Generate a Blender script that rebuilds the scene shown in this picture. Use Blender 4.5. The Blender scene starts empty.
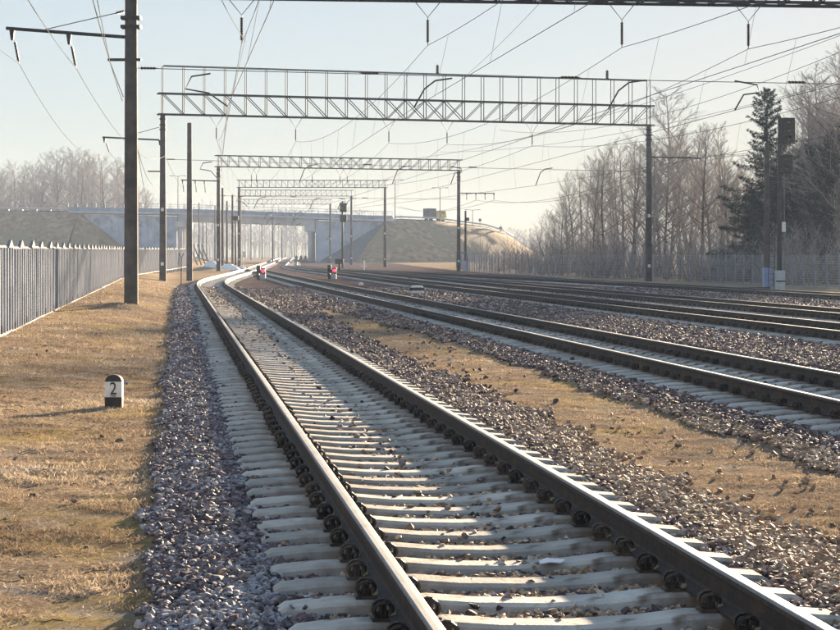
import bpy, math, random
import numpy as np
from mathutils import Vector, Matrix
rad = math.radians
R = random.Random(7)
NR = np.random.RandomState(11)
scene = bpy.context.scene
col = scene.collection

# ------------------------------------------------------------------ camera
F = 1780.0; HZ = 256.0; CH = 1.53
cam_d = bpy.data.cameras.new("camera"); cam = bpy.data.objects.new("camera", cam_d)
col.objects.link(cam); scene.camera = cam
cam.location = (0, 0, CH); cam.rotation_euler = (rad(90), 0, 0)
cam_d.sensor_width = 36; cam_d.lens = 36 * F / 840
cam_d.shift_y = -(315 - HZ) / 840
cam_d.clip_start = 0.1; cam_d.clip_end = 6000

# ------------------------------------------------------------------ light
SUN_EL, SUN_AZ = 8.6, 20.5          # azimuth: degrees to the right of the view direction (+Y)
world = bpy.data.worlds.new("World"); scene.world = world; world.use_nodes = True
wn = world.node_tree.nodes; wl = world.node_tree.links
bg = wn["Background"]
sky = wn.new("ShaderNodeTexSky"); sky.sky_type = 'NISHITA'; sky.sun_disc = False
sky.sun_elevation = rad(SUN_EL); sky.sun_rotation = rad(SUN_AZ)
sky.air_density = 1.0; sky.dust_density = 0.15; sky.ozone_density = 1.6; sky.altitude = 150
gm = wn.new("ShaderNodeGamma"); gm.inputs[1].default_value = .16; wl.new(sky.outputs[0], gm.inputs[0])      # gamma squeezes the sky's brightness range to even out its light
hs = wn.new("ShaderNodeHueSaturation"); hs.inputs['Saturation'].default_value = 2.75; hs.inputs['Value'].default_value = .95; wl.new(gm.outputs[0], hs.inputs['Color'])
wb = wn.new('ShaderNodeMixRGB'); wb.blend_type = 'MULTIPLY'; wb.inputs[0].default_value = 1; wb.inputs[2].default_value = (.92, .93, .985, 1)
wl.new(hs.outputs[0], wb.inputs[1]); wl.new(wb.outputs[0], bg.inputs[0]); bg.inputs[1].default_value = 0.1
sun_d = bpy.data.lights.new("sun", 'SUN'); sun = bpy.data.objects.new("sun", sun_d); col.objects.link(sun)
sun_d.energy = 5.0; sun_d.angle = rad(0.6); sun_d.color = (1.0, 0.765, 0.51)
sd = Vector((math.sin(rad(SUN_AZ)) * math.cos(rad(SUN_EL)), math.cos(rad(SUN_AZ)) * math.cos(rad(SUN_EL)), math.sin(rad(SUN_EL))))
sun.rotation_euler = sd.to_track_quat('Z', 'Y').to_euler()
sun.location = sd * 200
scene.view_settings.view_transform = 'Standard'; scene.view_settings.look = 'None'
scene.view_settings.exposure = 2.68; scene.view_settings.gamma = 1

# ------------------------------------------------------------------ helpers
def PX(px, Y): return (px - 420) / F * Y
def PZ(py, Y): return CH - (py - HZ) / F * Y

def tag(o, label=None, cat=None, group=None, kind=None):
    if label: o['label'] = label
    if cat: o['category'] = cat
    if group: o['group'] = group
    if kind: o['kind'] = kind
    return o

def link(name, data, parent=None, loc=None, rot=None, scale=None):
    o = bpy.data.objects.new(name, data); col.objects.link(o)
    if parent is not None: o.parent = parent
    if loc is not None: o.location = loc
    if rot is not None: o.rotation_euler = rot
    if scale is not None: o.scale = scale
    return o

def empty(name, loc=(0, 0, 0), rz=0, label=None, cat=None, group=None):
    o = link(name, None, None, loc, (0, 0, rz)); o.empty_display_size = .2
    return tag(o, label, cat, group)

class MB:
    def __init__(s): s.v = []; s.f = []
    def add(s, vs, fs):
        n = len(s.v); s.v += [tuple(v) for v in vs]; s.f += [tuple(i + n for i in f) for f in fs]; return s
    def box(s, x0, x1, y0, y1, z0, z1, M=None, tx=1, ty=1):
        cx, cy = (x0 + x1) / 2, (y0 + y1) / 2; hx, hy = (x1 - x0) / 2, (y1 - y0) / 2
        vs = [(x0, y0, z0), (x1, y0, z0), (x1, y1, z0), (x0, y1, z0),
              (cx - hx * tx, cy - hy * ty, z1), (cx + hx * tx, cy - hy * ty, z1), (cx + hx * tx, cy + hy * ty, z1), (cx - hx * tx, cy + hy * ty, z1)]
        if M is not None: vs = [M @ Vector(v) for v in vs]
        return s.add(vs, [(0, 3, 2, 1), (4, 5, 6, 7), (0, 1, 5, 4), (1, 2, 6, 5), (2, 3, 7, 6), (3, 0, 4, 7)])
    def tube(s, pts, rs, n=6, cap=True, up=None):
        pts = [Vector(p) for p in pts]
        if not hasattr(rs, '__len__'): rs = [rs] * len(pts)
        base = len(s.v); prev = None
        for i, p in enumerate(pts):
            d = (pts[min(i + 1, len(pts) - 1)] - pts[max(i - 1, 0)])
            if d.length < 1e-9: d = Vector((0, 0, 1))
            d.normalize()
            if prev is None:
                a = Vector((0, 0, 1)) if abs(d.z) < .9 else Vector((1, 0, 0))
                u = d.cross(a).normalized()
            else:
                u = (prev - d * prev.dot(d))
                u = u.normalized() if u.length > 1e-6 else d.orthogonal().normalized()
            prev = u; w = d.cross(u)
            for k in range(n):
                a = 2 * math.pi * k / n
                s.v.append(tuple(p + (u * math.cos(a) + w * math.sin(a)) * rs[i]))
        for i in range(len(pts) - 1):
            for k in range(n):
                a = base + i * n + k; b = base + i * n + (k + 1) % n
                s.f.append((a, b, b + n, a + n))
        if cap:
            s.f.append(tuple(base + k for k in range(n))[::-1])
            s.f.append(tuple(base + (len(pts) - 1) * n + k for k in range(n)))
        return s
    def bar(s, a, b, w, h=None):          # square bar between two points
        return s.tube([a, b], w * .7071, 4)
    def lathe(s, prof, n=12, M=None):     # prof: (r, z)
        base = len(s.v)
        for r, z in prof:
            for k in range(n):
                a = 2 * math.pi * (k + .5) / n; v = Vector((r * math.cos(a), r * math.sin(a), z))
                s.v.append(tuple(M @ v if M is not None else v))
        for i in range(len(prof) - 1):
            for k in range(n):
                a = base + i * n + k; b = base + i * n + (k + 1) % n
                s.f.append((a, b, b + n, a + n))
        s.f.append(tuple(base + k for k in range(n))[::-1]); s.f.append(tuple(base + (len(prof) - 1) * n + k for k in range(n)))
        return s
    def mesh(s, name, mat, smooth=False):
        me = bpy.data.meshes.new(name); me.from_pydata(s.v, [], s.f); me.materials.append(mat)
        if smooth: me.polygons.foreach_set('use_smooth', [True] * len(me.polygons))
        me.update(); return me
    def build(s, name, mat, parent=None, smooth=False, loc=None, rot=None, scale=None):
        return link(name, s.mesh(name, mat, smooth), parent, loc, rot, scale)

def bevel(o, w=.01, seg=2):
    m = o.modifiers.new("bevel", 'BEVEL'); m.width = w; m.segments = seg; m.limit_method = 'ANGLE'; return o

# ------------------------------------------------------------------ numpy noise
_perm = NR.permutation(4096); _val = NR.rand(4096)
def vnoise(x, y):
    x = np.asarray(x, float); y = np.asarray(y, float)
    xi = np.floor(x).astype(int); yi = np.floor(y).astype(int); fx = x - xi; fy = y - yi
    fx = fx * fx * (3 - 2 * fx); fy = fy * fy * (3 - 2 * fy)
    def h(a, b): return _val[_perm[(_perm[a & 4095] + b) & 4095]]
    return (h(xi, yi) * (1 - fx) + h(xi + 1, yi) * fx) * (1 - fy) + (h(xi, yi + 1) * (1 - fx) + h(xi + 1, yi + 1) * fx) * fy
def fbm(x, y, o=4):
    s = 0; a = .5; t = 0
    for i in range(o):
        s = s + a * vnoise(x * 2 ** i + 17.3 * i, y * 2 ** i + 5.1 * i); t += a; a *= .5
    return s / t
def sstep(a, b, x):
    t = np.clip((np.asarray(x, float) - a) / (b - a), 0, 1); return t * t * (3 - 2 * t)

# ------------------------------------------------------------------ the line of the railway
_ys = np.arange(-60, 1401, 1.0)
_sl = -.1345 + (-.068 + .1345) * sstep(165, 225, _ys)
_ref = np.concatenate([[0], np.cumsum((_sl[1:] + _sl[:-1]) / 2)]); _ref = _ref - np.interp(0, _ys, _ref)
def ref(Y): return np.interp(Y, _ys, _ref)
def rise(Y): return .002 * 8 * np.log1p(np.exp(np.clip((np.asarray(Y, float) - 110) / 8, -30, 60)))
def T2(Y): return 7.8 + ref(Y)
_t1y = np.array([-60, 60, 80, 95, 105, 115, 126, 140, 152, 172, 196, 1400.]); 
_t1x = np.array([1.88 + .1365 * 60, 1.88 - .1365 * 60, 1.88 - .1365 * 80, -11.1, -12.35, -13.35, -14.1, -14.93, -15.62, -16.9, 0, 0])
_t1x[-2] = 7.8 + np.interp(196, _ys, _ref); _t1x[-1] = 7.8 + np.interp(1400, _ys, _ref)
_t1d = np.interp(_ys, _t1y, _t1x)
_k = np.ones(15) / 15; _t1s = np.convolve(np.pad(_t1d, 7, mode='reflect', reflect_type='odd'), _k, 'valid')
_t1s = np.where(_ys > 192, 7.8 + _ref, _t1s)
def T1(Y): return np.interp(Y, _ys, _t1s)
def T3(Y): return T2(Y) + 6.5 - 2.4 * sstep(160, 250, Y)
def T4(Y): return T3(Y) + 4.25 * (1 - sstep(150, 260, Y))
def T5(Y): return T4(Y) + 8.1 * (1 - sstep(85, 215, Y))
TR = [T1, T2, T3, T4, T5]

def mounds(X, Y):
    z = 0
    for (mx, my, r, h) in MOUNDS: z = z + h * np.exp(-(((X - mx) ** 2 + (Y - my) ** 2) / r ** 2))
    return z
PA = (-9.25, 57.0); PB = (-17.05, 118.0)
MOUNDS = [(-9.35, 56.6, 1.3, .22), (PB[0], PB[1], 1.2, .08), (-20.9, 185, 1.6, .12), (-19.6, 186.5, 2.0, .25), (-24.5, 200, 2.5, .5)]

def ground_z(X, Y, bump=True):
    X = np.asarray(X, float); Y = np.asarray(Y, float)
    u = X - ref(Y); r = rise(Y)
    base = -.335 + 0 * u
    left = -.30 + .0035 * np.clip(Y, -20, 300) - r * 1.0
    w = sstep(-.1, -3.0, u)
    base = base * (1 - w) + left * w
    for i, T in enumerate(TR):
        d = np.abs(X - T(Y))
        hw = 1.55 if i != 0 else 1.6
        base = np.maximum(base, -.262 - .07 * sstep(hw - .15, hw + .75, d) - .012 * (1 - sstep(1.0, 1.4, d)) - (.004 * (1 - sstep(.3, .7, d)) if i == 0 else 0))
    wr = sstep(9.6, 10.4, u) * (1 - sstep(31, 34, u))
    base = np.maximum(base, -.30 * wr - 2 * (1 - wr))
    z = base + r + mounds(X, Y)
    if bump:
        n = (fbm(X * 1.3, Y * 1.3, 4) - .5)
        onb = gravel_mask(X, Y)
        n = n + (fbm(X * 4.5 + 3, Y * 4.5, 3) - .5) * .9 * (1 - sstep(40, 80, Y))
        z = z + n * (.045 * (1 - onb) + .015 * onb)
    return z

def gravel_mask(X, Y):
    X = np.asarray(X, float); Y = np.asarray(Y, float)
    u = X - ref(Y)
    n = (fbm(X * 1.1 + 40, Y * .7, 3) - .5) * .55
    n2 = (fbm(X * 3.1 + 90, Y * 2.3, 3) - .5) * .35
    g = sstep(-.35, -.05, u + n * .5 + n2 * .5)
    far = sstep(38, 75, Y)
    lo = 4.05 + n + n2 * 1.3 + far * .9; hi = 5.75 + n + n2 - far * .8
    hole = sstep(lo - .45, lo + .45, u) * (1 - sstep(hi - .2, hi + .15, u))
    g = g * (1 - hole)
    g = g * (1 - sstep(30.0 , 31.5, u + n * 2))
    # beyond the junction the left edge follows the track
    e = T1(Y) - 2.1
    g = g * np.where(Y > 112, sstep(-.3, .2, X - e + n), 1)
    return np.clip(g, 0, 1)

# ------------------------------------------------------------------ materials
def new_mat(name):
    m = bpy.data.materials.new(name); m.use_nodes = True
    nt = m.node_tree; b = nt.nodes['Principled BSDF']; return m, nt, b
def noise_mat(name, c1, c2, scale=5, rough=.8, bump=.0, bscale=40, metallic=0, spec=.4, coord='Object', detail=6, c3=None, s3=1.3, t3=.55, bdist=.01):
    m, nt, b = new_mat(name); N = nt.nodes.new; L = nt.links.new
    tc = N('ShaderNodeTexCoord'); src = tc.outputs[coord]
    n = N('ShaderNodeTexNoise'); n.inputs['Scale'].default_value = scale; n.inputs['Detail'].default_value = detail; L(src, n.inputs['Vector'])
    cr = N('ShaderNodeValToRGB'); cr.color_ramp.elements[0].position = .35; cr.color_ramp.elements[1].position = .65
    cr.color_ramp.elements[0].color = (*c1, 1); cr.color_ramp.elements[1].color = (*c2, 1); L(n.outputs['Fac'], cr.inputs[0])
    out = cr.outputs[0]
    if c3:
        n3 = N('ShaderNodeTexNoise'); n3.inputs['Scale'].default_value = s3; n3.inputs['Detail'].default_value = 5; L(src, n3.inputs['Vector'])
        r3 = N('ShaderNodeValToRGB'); r3.color_ramp.elements[0].position = t3; r3.color_ramp.elements[1].position = t3 + .12; L(n3.outputs['Fac'], r3.inputs[0])
        mx = N('ShaderNodeMixRGB'); L(r3.outputs[0], mx.inputs[0]); L(out, mx.inputs[1]); mx.inputs[2].default_value = (*c3, 1); out = mx.outputs[0]
    L(out, b.inputs['Base Color'])
    b.inputs['Roughness'].default_value = rough; b.inputs['Metallic'].default_value = metallic; b.inputs['Specular IOR Level'].default_value = spec
    if bump:
        nb = N('ShaderNodeTexNoise'); nb.inputs['Scale'].default_value = bscale; nb.inputs['Detail'].default_value = 5; L(src, nb.inputs['Vector'])
        bp = N('ShaderNodeBump'); bp.inputs['Strength'].default_value = bump; bp.inputs['Distance'].default_value = bdist; L(nb.outputs['Fac'], bp.inputs['Height']); L(bp.outputs[0], b.inputs['Normal'])
    return m

M = {}
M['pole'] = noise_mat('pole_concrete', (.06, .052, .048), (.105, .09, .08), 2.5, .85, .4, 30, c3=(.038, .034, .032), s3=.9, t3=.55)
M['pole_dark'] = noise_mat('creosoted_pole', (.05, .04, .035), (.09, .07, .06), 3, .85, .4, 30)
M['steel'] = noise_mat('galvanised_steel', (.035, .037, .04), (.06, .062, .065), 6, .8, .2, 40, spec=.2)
M['dark_steel'] = noise_mat('dark_steel', (.03, .03, .03), (.06, .055, .05), 6, .6, .2, 40, metallic=.2)
M['wire'] = noise_mat('weathered_copper_wire', (.06, .06, .06), (.09, .085, .08), 2, .5, metallic=.4)
M['insul'] = noise_mat('insulator_glaze', (.035, .022, .018), (.06, .035, .025), 5, .25)
M['rail_side'] = noise_mat('rail_side_rust', (.032, .026, .024), (.055, .042, .036), 14, .75, .5, 60, c3=(.085, .052, .034), s3=5, t3=.56)
M['rail_head'] = noise_mat('polished_rail_head', (.22, .225, .24), (.33, .335, .35), 3, .66, .12, 80, metallic=.6, c3=(.33, .33, .34), s3=6, t3=.62)
M['rail_shoulder'] = noise_mat('rail_head_corner', (.13, .125, .13), (.2, .195, .2), 8, .5, .2, 60, metallic=.5)
M['clip'] = noise_mat('clip_rust', (.022, .018, .016), (.05, .032, .022), 20, .55, .4, 80, c3=(.13, .06, .03), s3=9, t3=.58)
M['pad'] = noise_mat('clip_insulator', (.30, .27, .16), (.42, .38, .25), 20, .7)
M['sleeper'] = noise_mat('sleeper_concrete', (.34, .325, .31), (.52, .495, .465), 3.5, .95, .6, 55, spec=.12, c3=(.17, .14, .115), s3=5.5, t3=.57)
M['white'] = noise_mat('white_paint', (.62, .62, .60), (.78, .78, .76), 8, .6, .2, 40, c3=(.45, .43, .40), s3=6, t3=.62)
M['black'] = noise_mat('black_paint', (.014, .014, .016), (.03, .03, .032), 10, .55, .2, 40)
M['black_soft'] = noise_mat('black_lettering', (.012, .012, .012), (.02, .02, .02), 10, .6)
M['grey_box'] = noise_mat('grey_cabinet', (.36, .38, .40), (.48, .50, .52), 6, .5, c3=(.25, .25, .25), s3=3, t3=.6)
M['blue_box'] = noise_mat('blue_cabinet', (.22, .28, .45), (.30, .36, .55), 6, .5)
M['yellow'] = noise_mat('yellow_paint', (.55, .40, .05), (.65, .48, .08), 4, .5)
M['tyre'] = noise_mat('tyre_rubber', (.02, .02, .02), (.035, .035, .035), 10, .8)
M['glass'] = noise_mat('dark_glass', (.03, .035, .04), (.05, .055, .06), 3, .1, spec=.8)
M['fence'] = noise_mat('fence_sheet', (.20, .23, .28), (.30, .33, .39), 1.2, .9, .3, 25, spec=.15, c3=(.085, .085, .095), s3=2.5, t3=.6)
M['fence_cap'] = noise_mat('fence_trim', (.17, .17, .18), (.25, .25, .25), 3, .85, .2, 30, spec=.15)
M['road_rail'] = noise_mat('guard_rail_zinc', (.42, .43, .45), (.55, .56, .58), 1, .5, metallic=.3)
M['panel'] = noise_mat('concrete_facing_panel', (.32, .37, .47), (.48, .53, .62), .35, .9, .3, 8, c3=(.26, .29, .34), s3=.5, t3=.55)
M['deck'] = noise_mat('bridge_concrete', (.36, .37, .39), (.50, .50, .51), .5, .9, .2, 8)
M['deck_blue'] = noise_mat('bridge_blue_paint', (.20, .25, .36), (.28, .33, .44), .8, .7)
M['snow'] = noise_mat('old_snow', (.66, .68, .72), (.82, .83, .85), 2, .7, .6, 6, c3=(.4, .38, .36), s3=2.2, t3=.6)
M['asphalt'] = noise_mat('asphalt', (.045, .045, .047), (.06, .06, .062), 2, .9)
M['bark'] = noise_mat('tree_bark', (.085, .068, .06), (.16, .135, .12), 3, .9)
M['birch'] = noise_mat('birch_bark', (.30, .28, .26), (.44, .42, .40), 2.2, .9, c3=(.05, .045, .04), s3=3, t3=.57)
M['twig'] = noise_mat('twigs', (.31, .275, .26), (.44, .40, .38), .7, .85)
M['twig_pale'] = noise_mat('pale_twigs', (.20, .17, .16), (.28, .25, .235), .7, .85)
M['needle'] = noise_mat('spruce_needles', (.022, .034, .026), (.045, .06, .042), 1.6, .8)
M['leaf'] = noise_mat('dead_leaf', (.09, .05, .03), (.26, .16, .09), 3, .8)
M['clod'] = noise_mat('soil_clod', (.06, .045, .035), (.12, .09, .065), 14, .95, .6, 40)
def emis(name, c, s):
    m, nt, b = new_mat(name); b.inputs['Base Color'].default_value = (*c, 1); b.inputs['Emission Color'].default_value = (*c, 1); b.inputs['Emission Strength'].default_value = s; return m
M['red_light'] = emis('lit_red_lens', (1.0, .02, .05), 1.1)

def vary(mat, lo, hi, rust=None):
    nt = mat.node_tree; b = nt.nodes['Principled BSDF']; N = nt.nodes.new; L = nt.links.new
    src = b.inputs['Base Color'].links[0].from_socket
    oi = N('ShaderNodeObjectInfo'); mr = N('ShaderNodeMapRange'); mr.inputs[3].default_value = lo; mr.inputs[4].default_value = hi; L(oi.outputs['Random'], mr.inputs[0])
    mu = N('ShaderNodeMixRGB'); mu.blend_type = 'MULTIPLY'; mu.inputs[0].default_value = 1; L(src, mu.inputs[1]); L(mr.outputs[0], mu.inputs[2]); out = mu.outputs[0]
    if rust:      # rust and brake dust stains washed down beside the rail seats
        tc = N('ShaderNodeTexCoord'); sp = N('ShaderNodeSeparateXYZ'); L(tc.outputs['Object'], sp.inputs[0])
        ab = N('ShaderNodeMath'); ab.operation = 'ABSOLUTE'; L(sp.outputs[0], ab.inputs[0])
        sb = N('ShaderNodeMath'); sb.operation = 'SUBTRACT'; L(ab.outputs[0], sb.inputs[0]); sb.inputs[1].default_value = .80
        a2 = N('ShaderNodeMath'); a2.operation = 'ABSOLUTE'; L(sb.outputs[0], a2.inputs[0])
        ns = N('ShaderNodeTexNoise'); ns.inputs['Scale'].default_value = 9; ns.inputs['Detail'].default_value = 5; L(N('ShaderNodeNewGeometry').outputs['Position'], ns.inputs['Vector'])
        m1 = N('ShaderNodeMath'); m1.operation = 'MULTIPLY_ADD'; L(ns.outputs['Fac'], m1.inputs[0]); m1.inputs[1].default_value = -.55; L(a2.outputs[0], m1.inputs[2])
        m2 = N('ShaderNodeMapRange'); m2.inputs[1].default_value = -.22; m2.inputs[2].default_value = .06; m2.inputs[3].default_value = .75; m2.inputs[4].default_value = 0; L(m1.outputs[0], m2.inputs[0])
        mx = N('ShaderNodeMixRGB'); L(m2.outputs[0], mx.inputs[0]); L(out, mx.inputs[1]); mx.inputs[2].default_value = (*rust, 1); out = mx.outputs[0]
    L(out, b.inputs['Base Color'])
vary(M['sleeper'], .72, 1.15, (.13, .095, .07)); vary(M['clip'], .6, 2.4)
# embankment grass
M['bank'] = noise_mat('dry_embankment_grass', (.16, .095, .045), (.38, .25, .125), .8, .95, .9, 3.5, detail=9, c3=(.22, .165, .075), s3=.15, t3=.5, bdist=.12)
M['cone_shade'] = noise_mat('cone_painted_shade', (.05, .06, .08), (.09, .10, .12), 1.2, .9, .6, 3, bdist=.1)  # dark blue-grey colour stands in for shade on the cone's left side

def ground_material():
    m, nt, b = new_mat('ground_grass_and_ballast'); N = nt.nodes.new; L = nt.links.new
    geo = N('ShaderNodeNewGeometry'); pos = geo.outputs['Position']
    def noise(scale, detail=6, rough=.6, dist=0):
        n = N('ShaderNodeTexNoise'); n.inputs['Scale'].default_value = scale; n.inputs['Detail'].default_value = detail
        n.inputs['Roughness'].default_value = rough; n.inputs['Distortion'].default_value = dist; L(pos, n.inputs['Vector']); return n.outputs['Fac']
    def ramp(fac, stops):
        r = N('ShaderNodeValToRGB'); e = r.color_ramp.elements
        e[0].position, e[0].color = stops[0][0], (*stops[0][1], 1); e[1].position, e[1].color = stops[-1][0], (*stops[-1][1], 1)
        for p, c in stops[1:-1]: k = e.new(p); k.color = (*c, 1)
        L(fac, r.inputs[0]); return r.outputs[0]
    def mix(f, a, c):
        x = N('ShaderNodeMixRGB'); L(f, x.inputs[0])
        for i, s in ((1, a), (2, c)):
            if isinstance(s, tuple): x.inputs[i].default_value = (*s, 1)
            else: L(s, x.inputs[i])
        return x.outputs[0]
    g1 = ramp(noise(24, 8, .75), [(.36, (.10, .075, .06)), (.44, (.26, .20, .148)), (.56, (.41, .325, .24)), (.75, (.53, .44, .34))])
    moss = ramp(noise(.45, 4, .6, .6), [(.53, (0, 0, 0)), (.66, (.75, .75, .75))])
    g2 = mix(moss, g1, ramp(noise(22, 5), [(.35, (.32, .24, .09)), (.65, (.55, .43, .16))]))
    dark = ramp(noise(1.6, 6, .7, .8), [(.52, (0, 0, 0)), (.66, (.85, .85, .85))])
    g3 = mix(dark, g2, (.19, .14, .105))
    grey = ramp(noise(.9, 5, .65, .3), [(.57, (0, 0, 0)), (.68, (.7, .7, .7))])
    g4 = mix(grey, g3, (.34, .33, .34))
    vor = N('ShaderNodeTexVoronoi'); vor.inputs['Scale'].default_value = 17; L(pos, vor.inputs['Vector'])
    vs = N('ShaderNodeSeparateColor'); L(vor.outputs['Color'], vs.inputs[0])
    b1 = ramp(vs.outputs[0], [(0, (.055, .045, .048)), (.45, (.10, .08, .085)), (.8, (.17, .135, .13)), (1, (.30, .27, .26))])
    warm = ramp(noise(.35, 4, .6), [(.42, (0, 0, 0)), (.62, (.5, .5, .5))])
    b2 = mix(warm, b1, (.13, .085, .07))
    at = N('ShaderNodeAttribute'); at.attribute_name = 'gravel'
    fn = N('ShaderNodeMath'); fn.operation = 'ADD'; L(at.outputs['Fac'], fn.inputs[0])
    nn = N('ShaderNodeMath'); nn.operation = 'MULTIPLY_ADD'; L(noise(12, 4), nn.inputs[0]); nn.inputs[1].default_value = .9; nn.inputs[2].default_value = -.45; L(nn.outputs[0], fn.inputs[1])
    mk = ramp(fn.outputs[0], [(.42, (0, 0, 0)), (.58, (1, 1, 1))])
    L(mix(mk, g4, b2), b.inputs['Base Color'])
    b.inputs['Roughness'].default_value = 1; b.inputs['Specular IOR Level'].default_value = .0
    bp = N('ShaderNodeBump'); bp.inputs['Strength'].default_value = 1; bp.inputs['Distance'].default_value = .06
    L(noise(26, 7, .75), bp.inputs['Height'])
    bp2 = N('ShaderNodeBump'); bp2.inputs['Distance'].default_value = .035; L(mk, bp2.inputs['Strength']); bp2.invert = True
    L(vor.outputs['Distance'], bp2.inputs['Height']); L(bp.outputs[0], bp2.inputs['Normal']); L(bp2.outputs[0], b.inputs['Normal'])
    return m
M['ground'] = ground_material()

def stone_material(name, stops, frost, rough=.8):
    m, nt, b = new_mat(name); N = nt.nodes.new; L = nt.links.new
    oi = N('ShaderNodeObjectInfo'); r = N('ShaderNodeValToRGB'); e = r.color_ramp.elements
    e[0].position, e[0].color = stops[0][0], (*stops[0][1], 1); e[1].position, e[1].color = stops[-1][0], (*stops[-1][1], 1)
    for p, c in stops[1:-1]: k = e.new(p); k.color = (*c, 1)
    L(oi.outputs['Random'], r.inputs[0])
    geo = N('ShaderNodeNewGeometry'); tn = N('ShaderNodeTexNoise'); tn.inputs['Scale'].default_value = 60; tn.inputs['Detail'].default_value = 4; L(geo.outputs['Position'], tn.inputs['Vector'])
    mr = N('ShaderNodeMapRange'); mr.inputs[1].default_value = .3; mr.inputs[2].default_value = .7; mr.inputs[3].default_value = .65; mr.inputs[4].default_value = 1.35; L(tn.outputs['Fac'], mr.inputs[0])
    mu = N('ShaderNodeMixRGB'); mu.blend_type = 'MULTIPLY'; mu.inputs[0].default_value = 1; L(r.outputs[0], mu.inputs[1]); L(mr.outputs[0], mu.inputs[2])
    # frost rime on some of the stones, in patches
    f1 = N('ShaderNodeTexNoise'); f1.inputs['Scale'].default_value = 1.4; f1.inputs['Detail'].default_value = 5; L(geo.outputs['Position'], f1.inputs['Vector'])
    f2 = N('ShaderNodeTexNoise'); f2.inputs['Scale'].default_value = 38; f2.inputs['Detail'].default_value = 3; L(geo.outputs['Position'], f2.inputs['Vector'])
    ad = N('ShaderNodeMath'); ad.operation = 'ADD'; L(f1.outputs['Fac'], ad.inputs[0]); L(f2.outputs['Fac'], ad.inputs[1])
    fr = N('ShaderNodeMapRange'); fr.inputs[1].default_value = 1.02; fr.inputs[2].default_value = 1.22; fr.inputs[3].default_value = 0; fr.inputs[4].default_value = frost; L(ad.outputs[0], fr.inputs[0])
    mf = N('ShaderNodeMixRGB'); L(fr.outputs[0], mf.inputs[0]); L(mu.outputs[0], mf.inputs[1]); mf.inputs[2].default_value = (.50, .53, .60, 1)
    L(mf.outputs[0], b.inputs['Base Color']); b.inputs['Roughness'].default_value = rough; b.inputs['Specular IOR Level'].default_value = .2
    return m
M['stone'] = stone_material('granite_ballast', [(0, (.035, .026, .030)), (.4, (.085, .060, .066)), (.72, (.17, .118, .118)), (.9, (.26, .185, .17)), (1, (.50, .44, .43))], .08, .72)
M['stone_frost'] = stone_material('frosted_ballast', [(0, (.05, .042, .052)), (.5, (.12, .095, .11)), (.85, (.22, .18, .19)), (1, (.50, .47, .48))], .5, .72)
M['stone_tan'] = stone_material('earthy_ballast', [(0, (.17, .11, .075)), (.4, (.30, .205, .14)), (.75, (.42, .30, .21)), (1, (.58, .46, .35))], .0, .75)

def straw_material():
    m, nt, b = new_mat('dry_straw'); N = nt.nodes.new; L = nt.links.new
    at = N('ShaderNodeAttribute'); at.attribute_name = 'tone'
    r = N('ShaderNodeValToRGB'); e = r.color_ramp.elements
    e[0].position, e[0].color = 0, (.14, .095, .066, 1); e[1].position, e[1].color = 1, (.64, .55, .42, 1)
    k = e.new(.5); k.color = (.35, .265, .18, 1); k = e.new(.82); k.color = (.50, .395, .28, 1)
    L(at.outputs['Fac'], r.inputs[0]); L(r.outputs[0], b.inputs['Base Color']); b.inputs['Roughness'].default_value = .8
    b.inputs['Specular IOR Level'].default_value = .2
    tr = N('ShaderNodeBsdfTranslucent'); L(r.outputs[0], tr.inputs[0]); mx = N('ShaderNodeMixShader'); mx.inputs[0].default_value = .3
    out = nt.nodes['Material Output']; L(b.outputs[0], mx.inputs[1]); L(tr.outputs[0], mx.inputs[2]); L(mx.outputs[0], out.inputs[0])
    return m
M['straw'] = straw_material()

# ------------------------------------------------------------------ ground
def grid_lines(segs):
    out = [segs[0][0]]
    for a, b, s in segs:
        n = max(1, int(round((b - a) / s))); out += list(np.linspace(a, b, n + 1)[1:])
    return np.array(out)
gy = grid_lines([(-40, 6, 4), (6, 30, .10), (30, 60, .3), (60, 130, 1.0), (130, 260, 3), (260, 460, 8), (460, 1250, 60)])
gu = grid_lines([(-800, -100, 70), (-100, -30, 7), (-30, -10, 1), (-10, -7, .3), (-7, 7, .11), (7, 32, .3), (32, 60, 2), (60, 130, 10), (130, 900, 70)])
UU, YY = np.meshgrid(gu, gy); XX = UU + ref(YY); ZZ = ground_z(XX, YY); GM = gravel_mask(XX, YY)
fw = sstep(380, 460, YY); ZZ = ZZ * (1 - fw) + .6 * fw
nv, nu = UU.shape
me = bpy.data.meshes.new('ground'); me.vertices.add(nv * nu)
me.vertices.foreach_set('co', np.stack([XX, YY, ZZ], -1).ravel())
ii = np.arange(nv * nu).reshape(nv, nu); q = np.stack([ii[:-1, :-1], ii[:-1, 1:], ii[1:, 1:], ii[1:, :-1]], -1).reshape(-1, 4)
me.loops.add(q.size); me.loops.foreach_set('vertex_index', q.ravel()); me.polygons.add(len(q))
me.polygons.foreach_set('loop_start', np.arange(0, q.size, 4)); me.polygons.foreach_set('loop_total', np.full(len(q), 4))
me.update(); me.validate(); a = me.attributes.new('gravel', 'FLOAT', 'POINT'); a.data.foreach_set('value', GM.ravel().astype(np.float32))
me.polygons.foreach_set('use_smooth', [True] * len(me.polygons)); me.materials.append(M['ground'])
tag(link('ground', me), 'broad ground of dry grass and stone ballast carrying the tracks', kind='structure')

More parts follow.
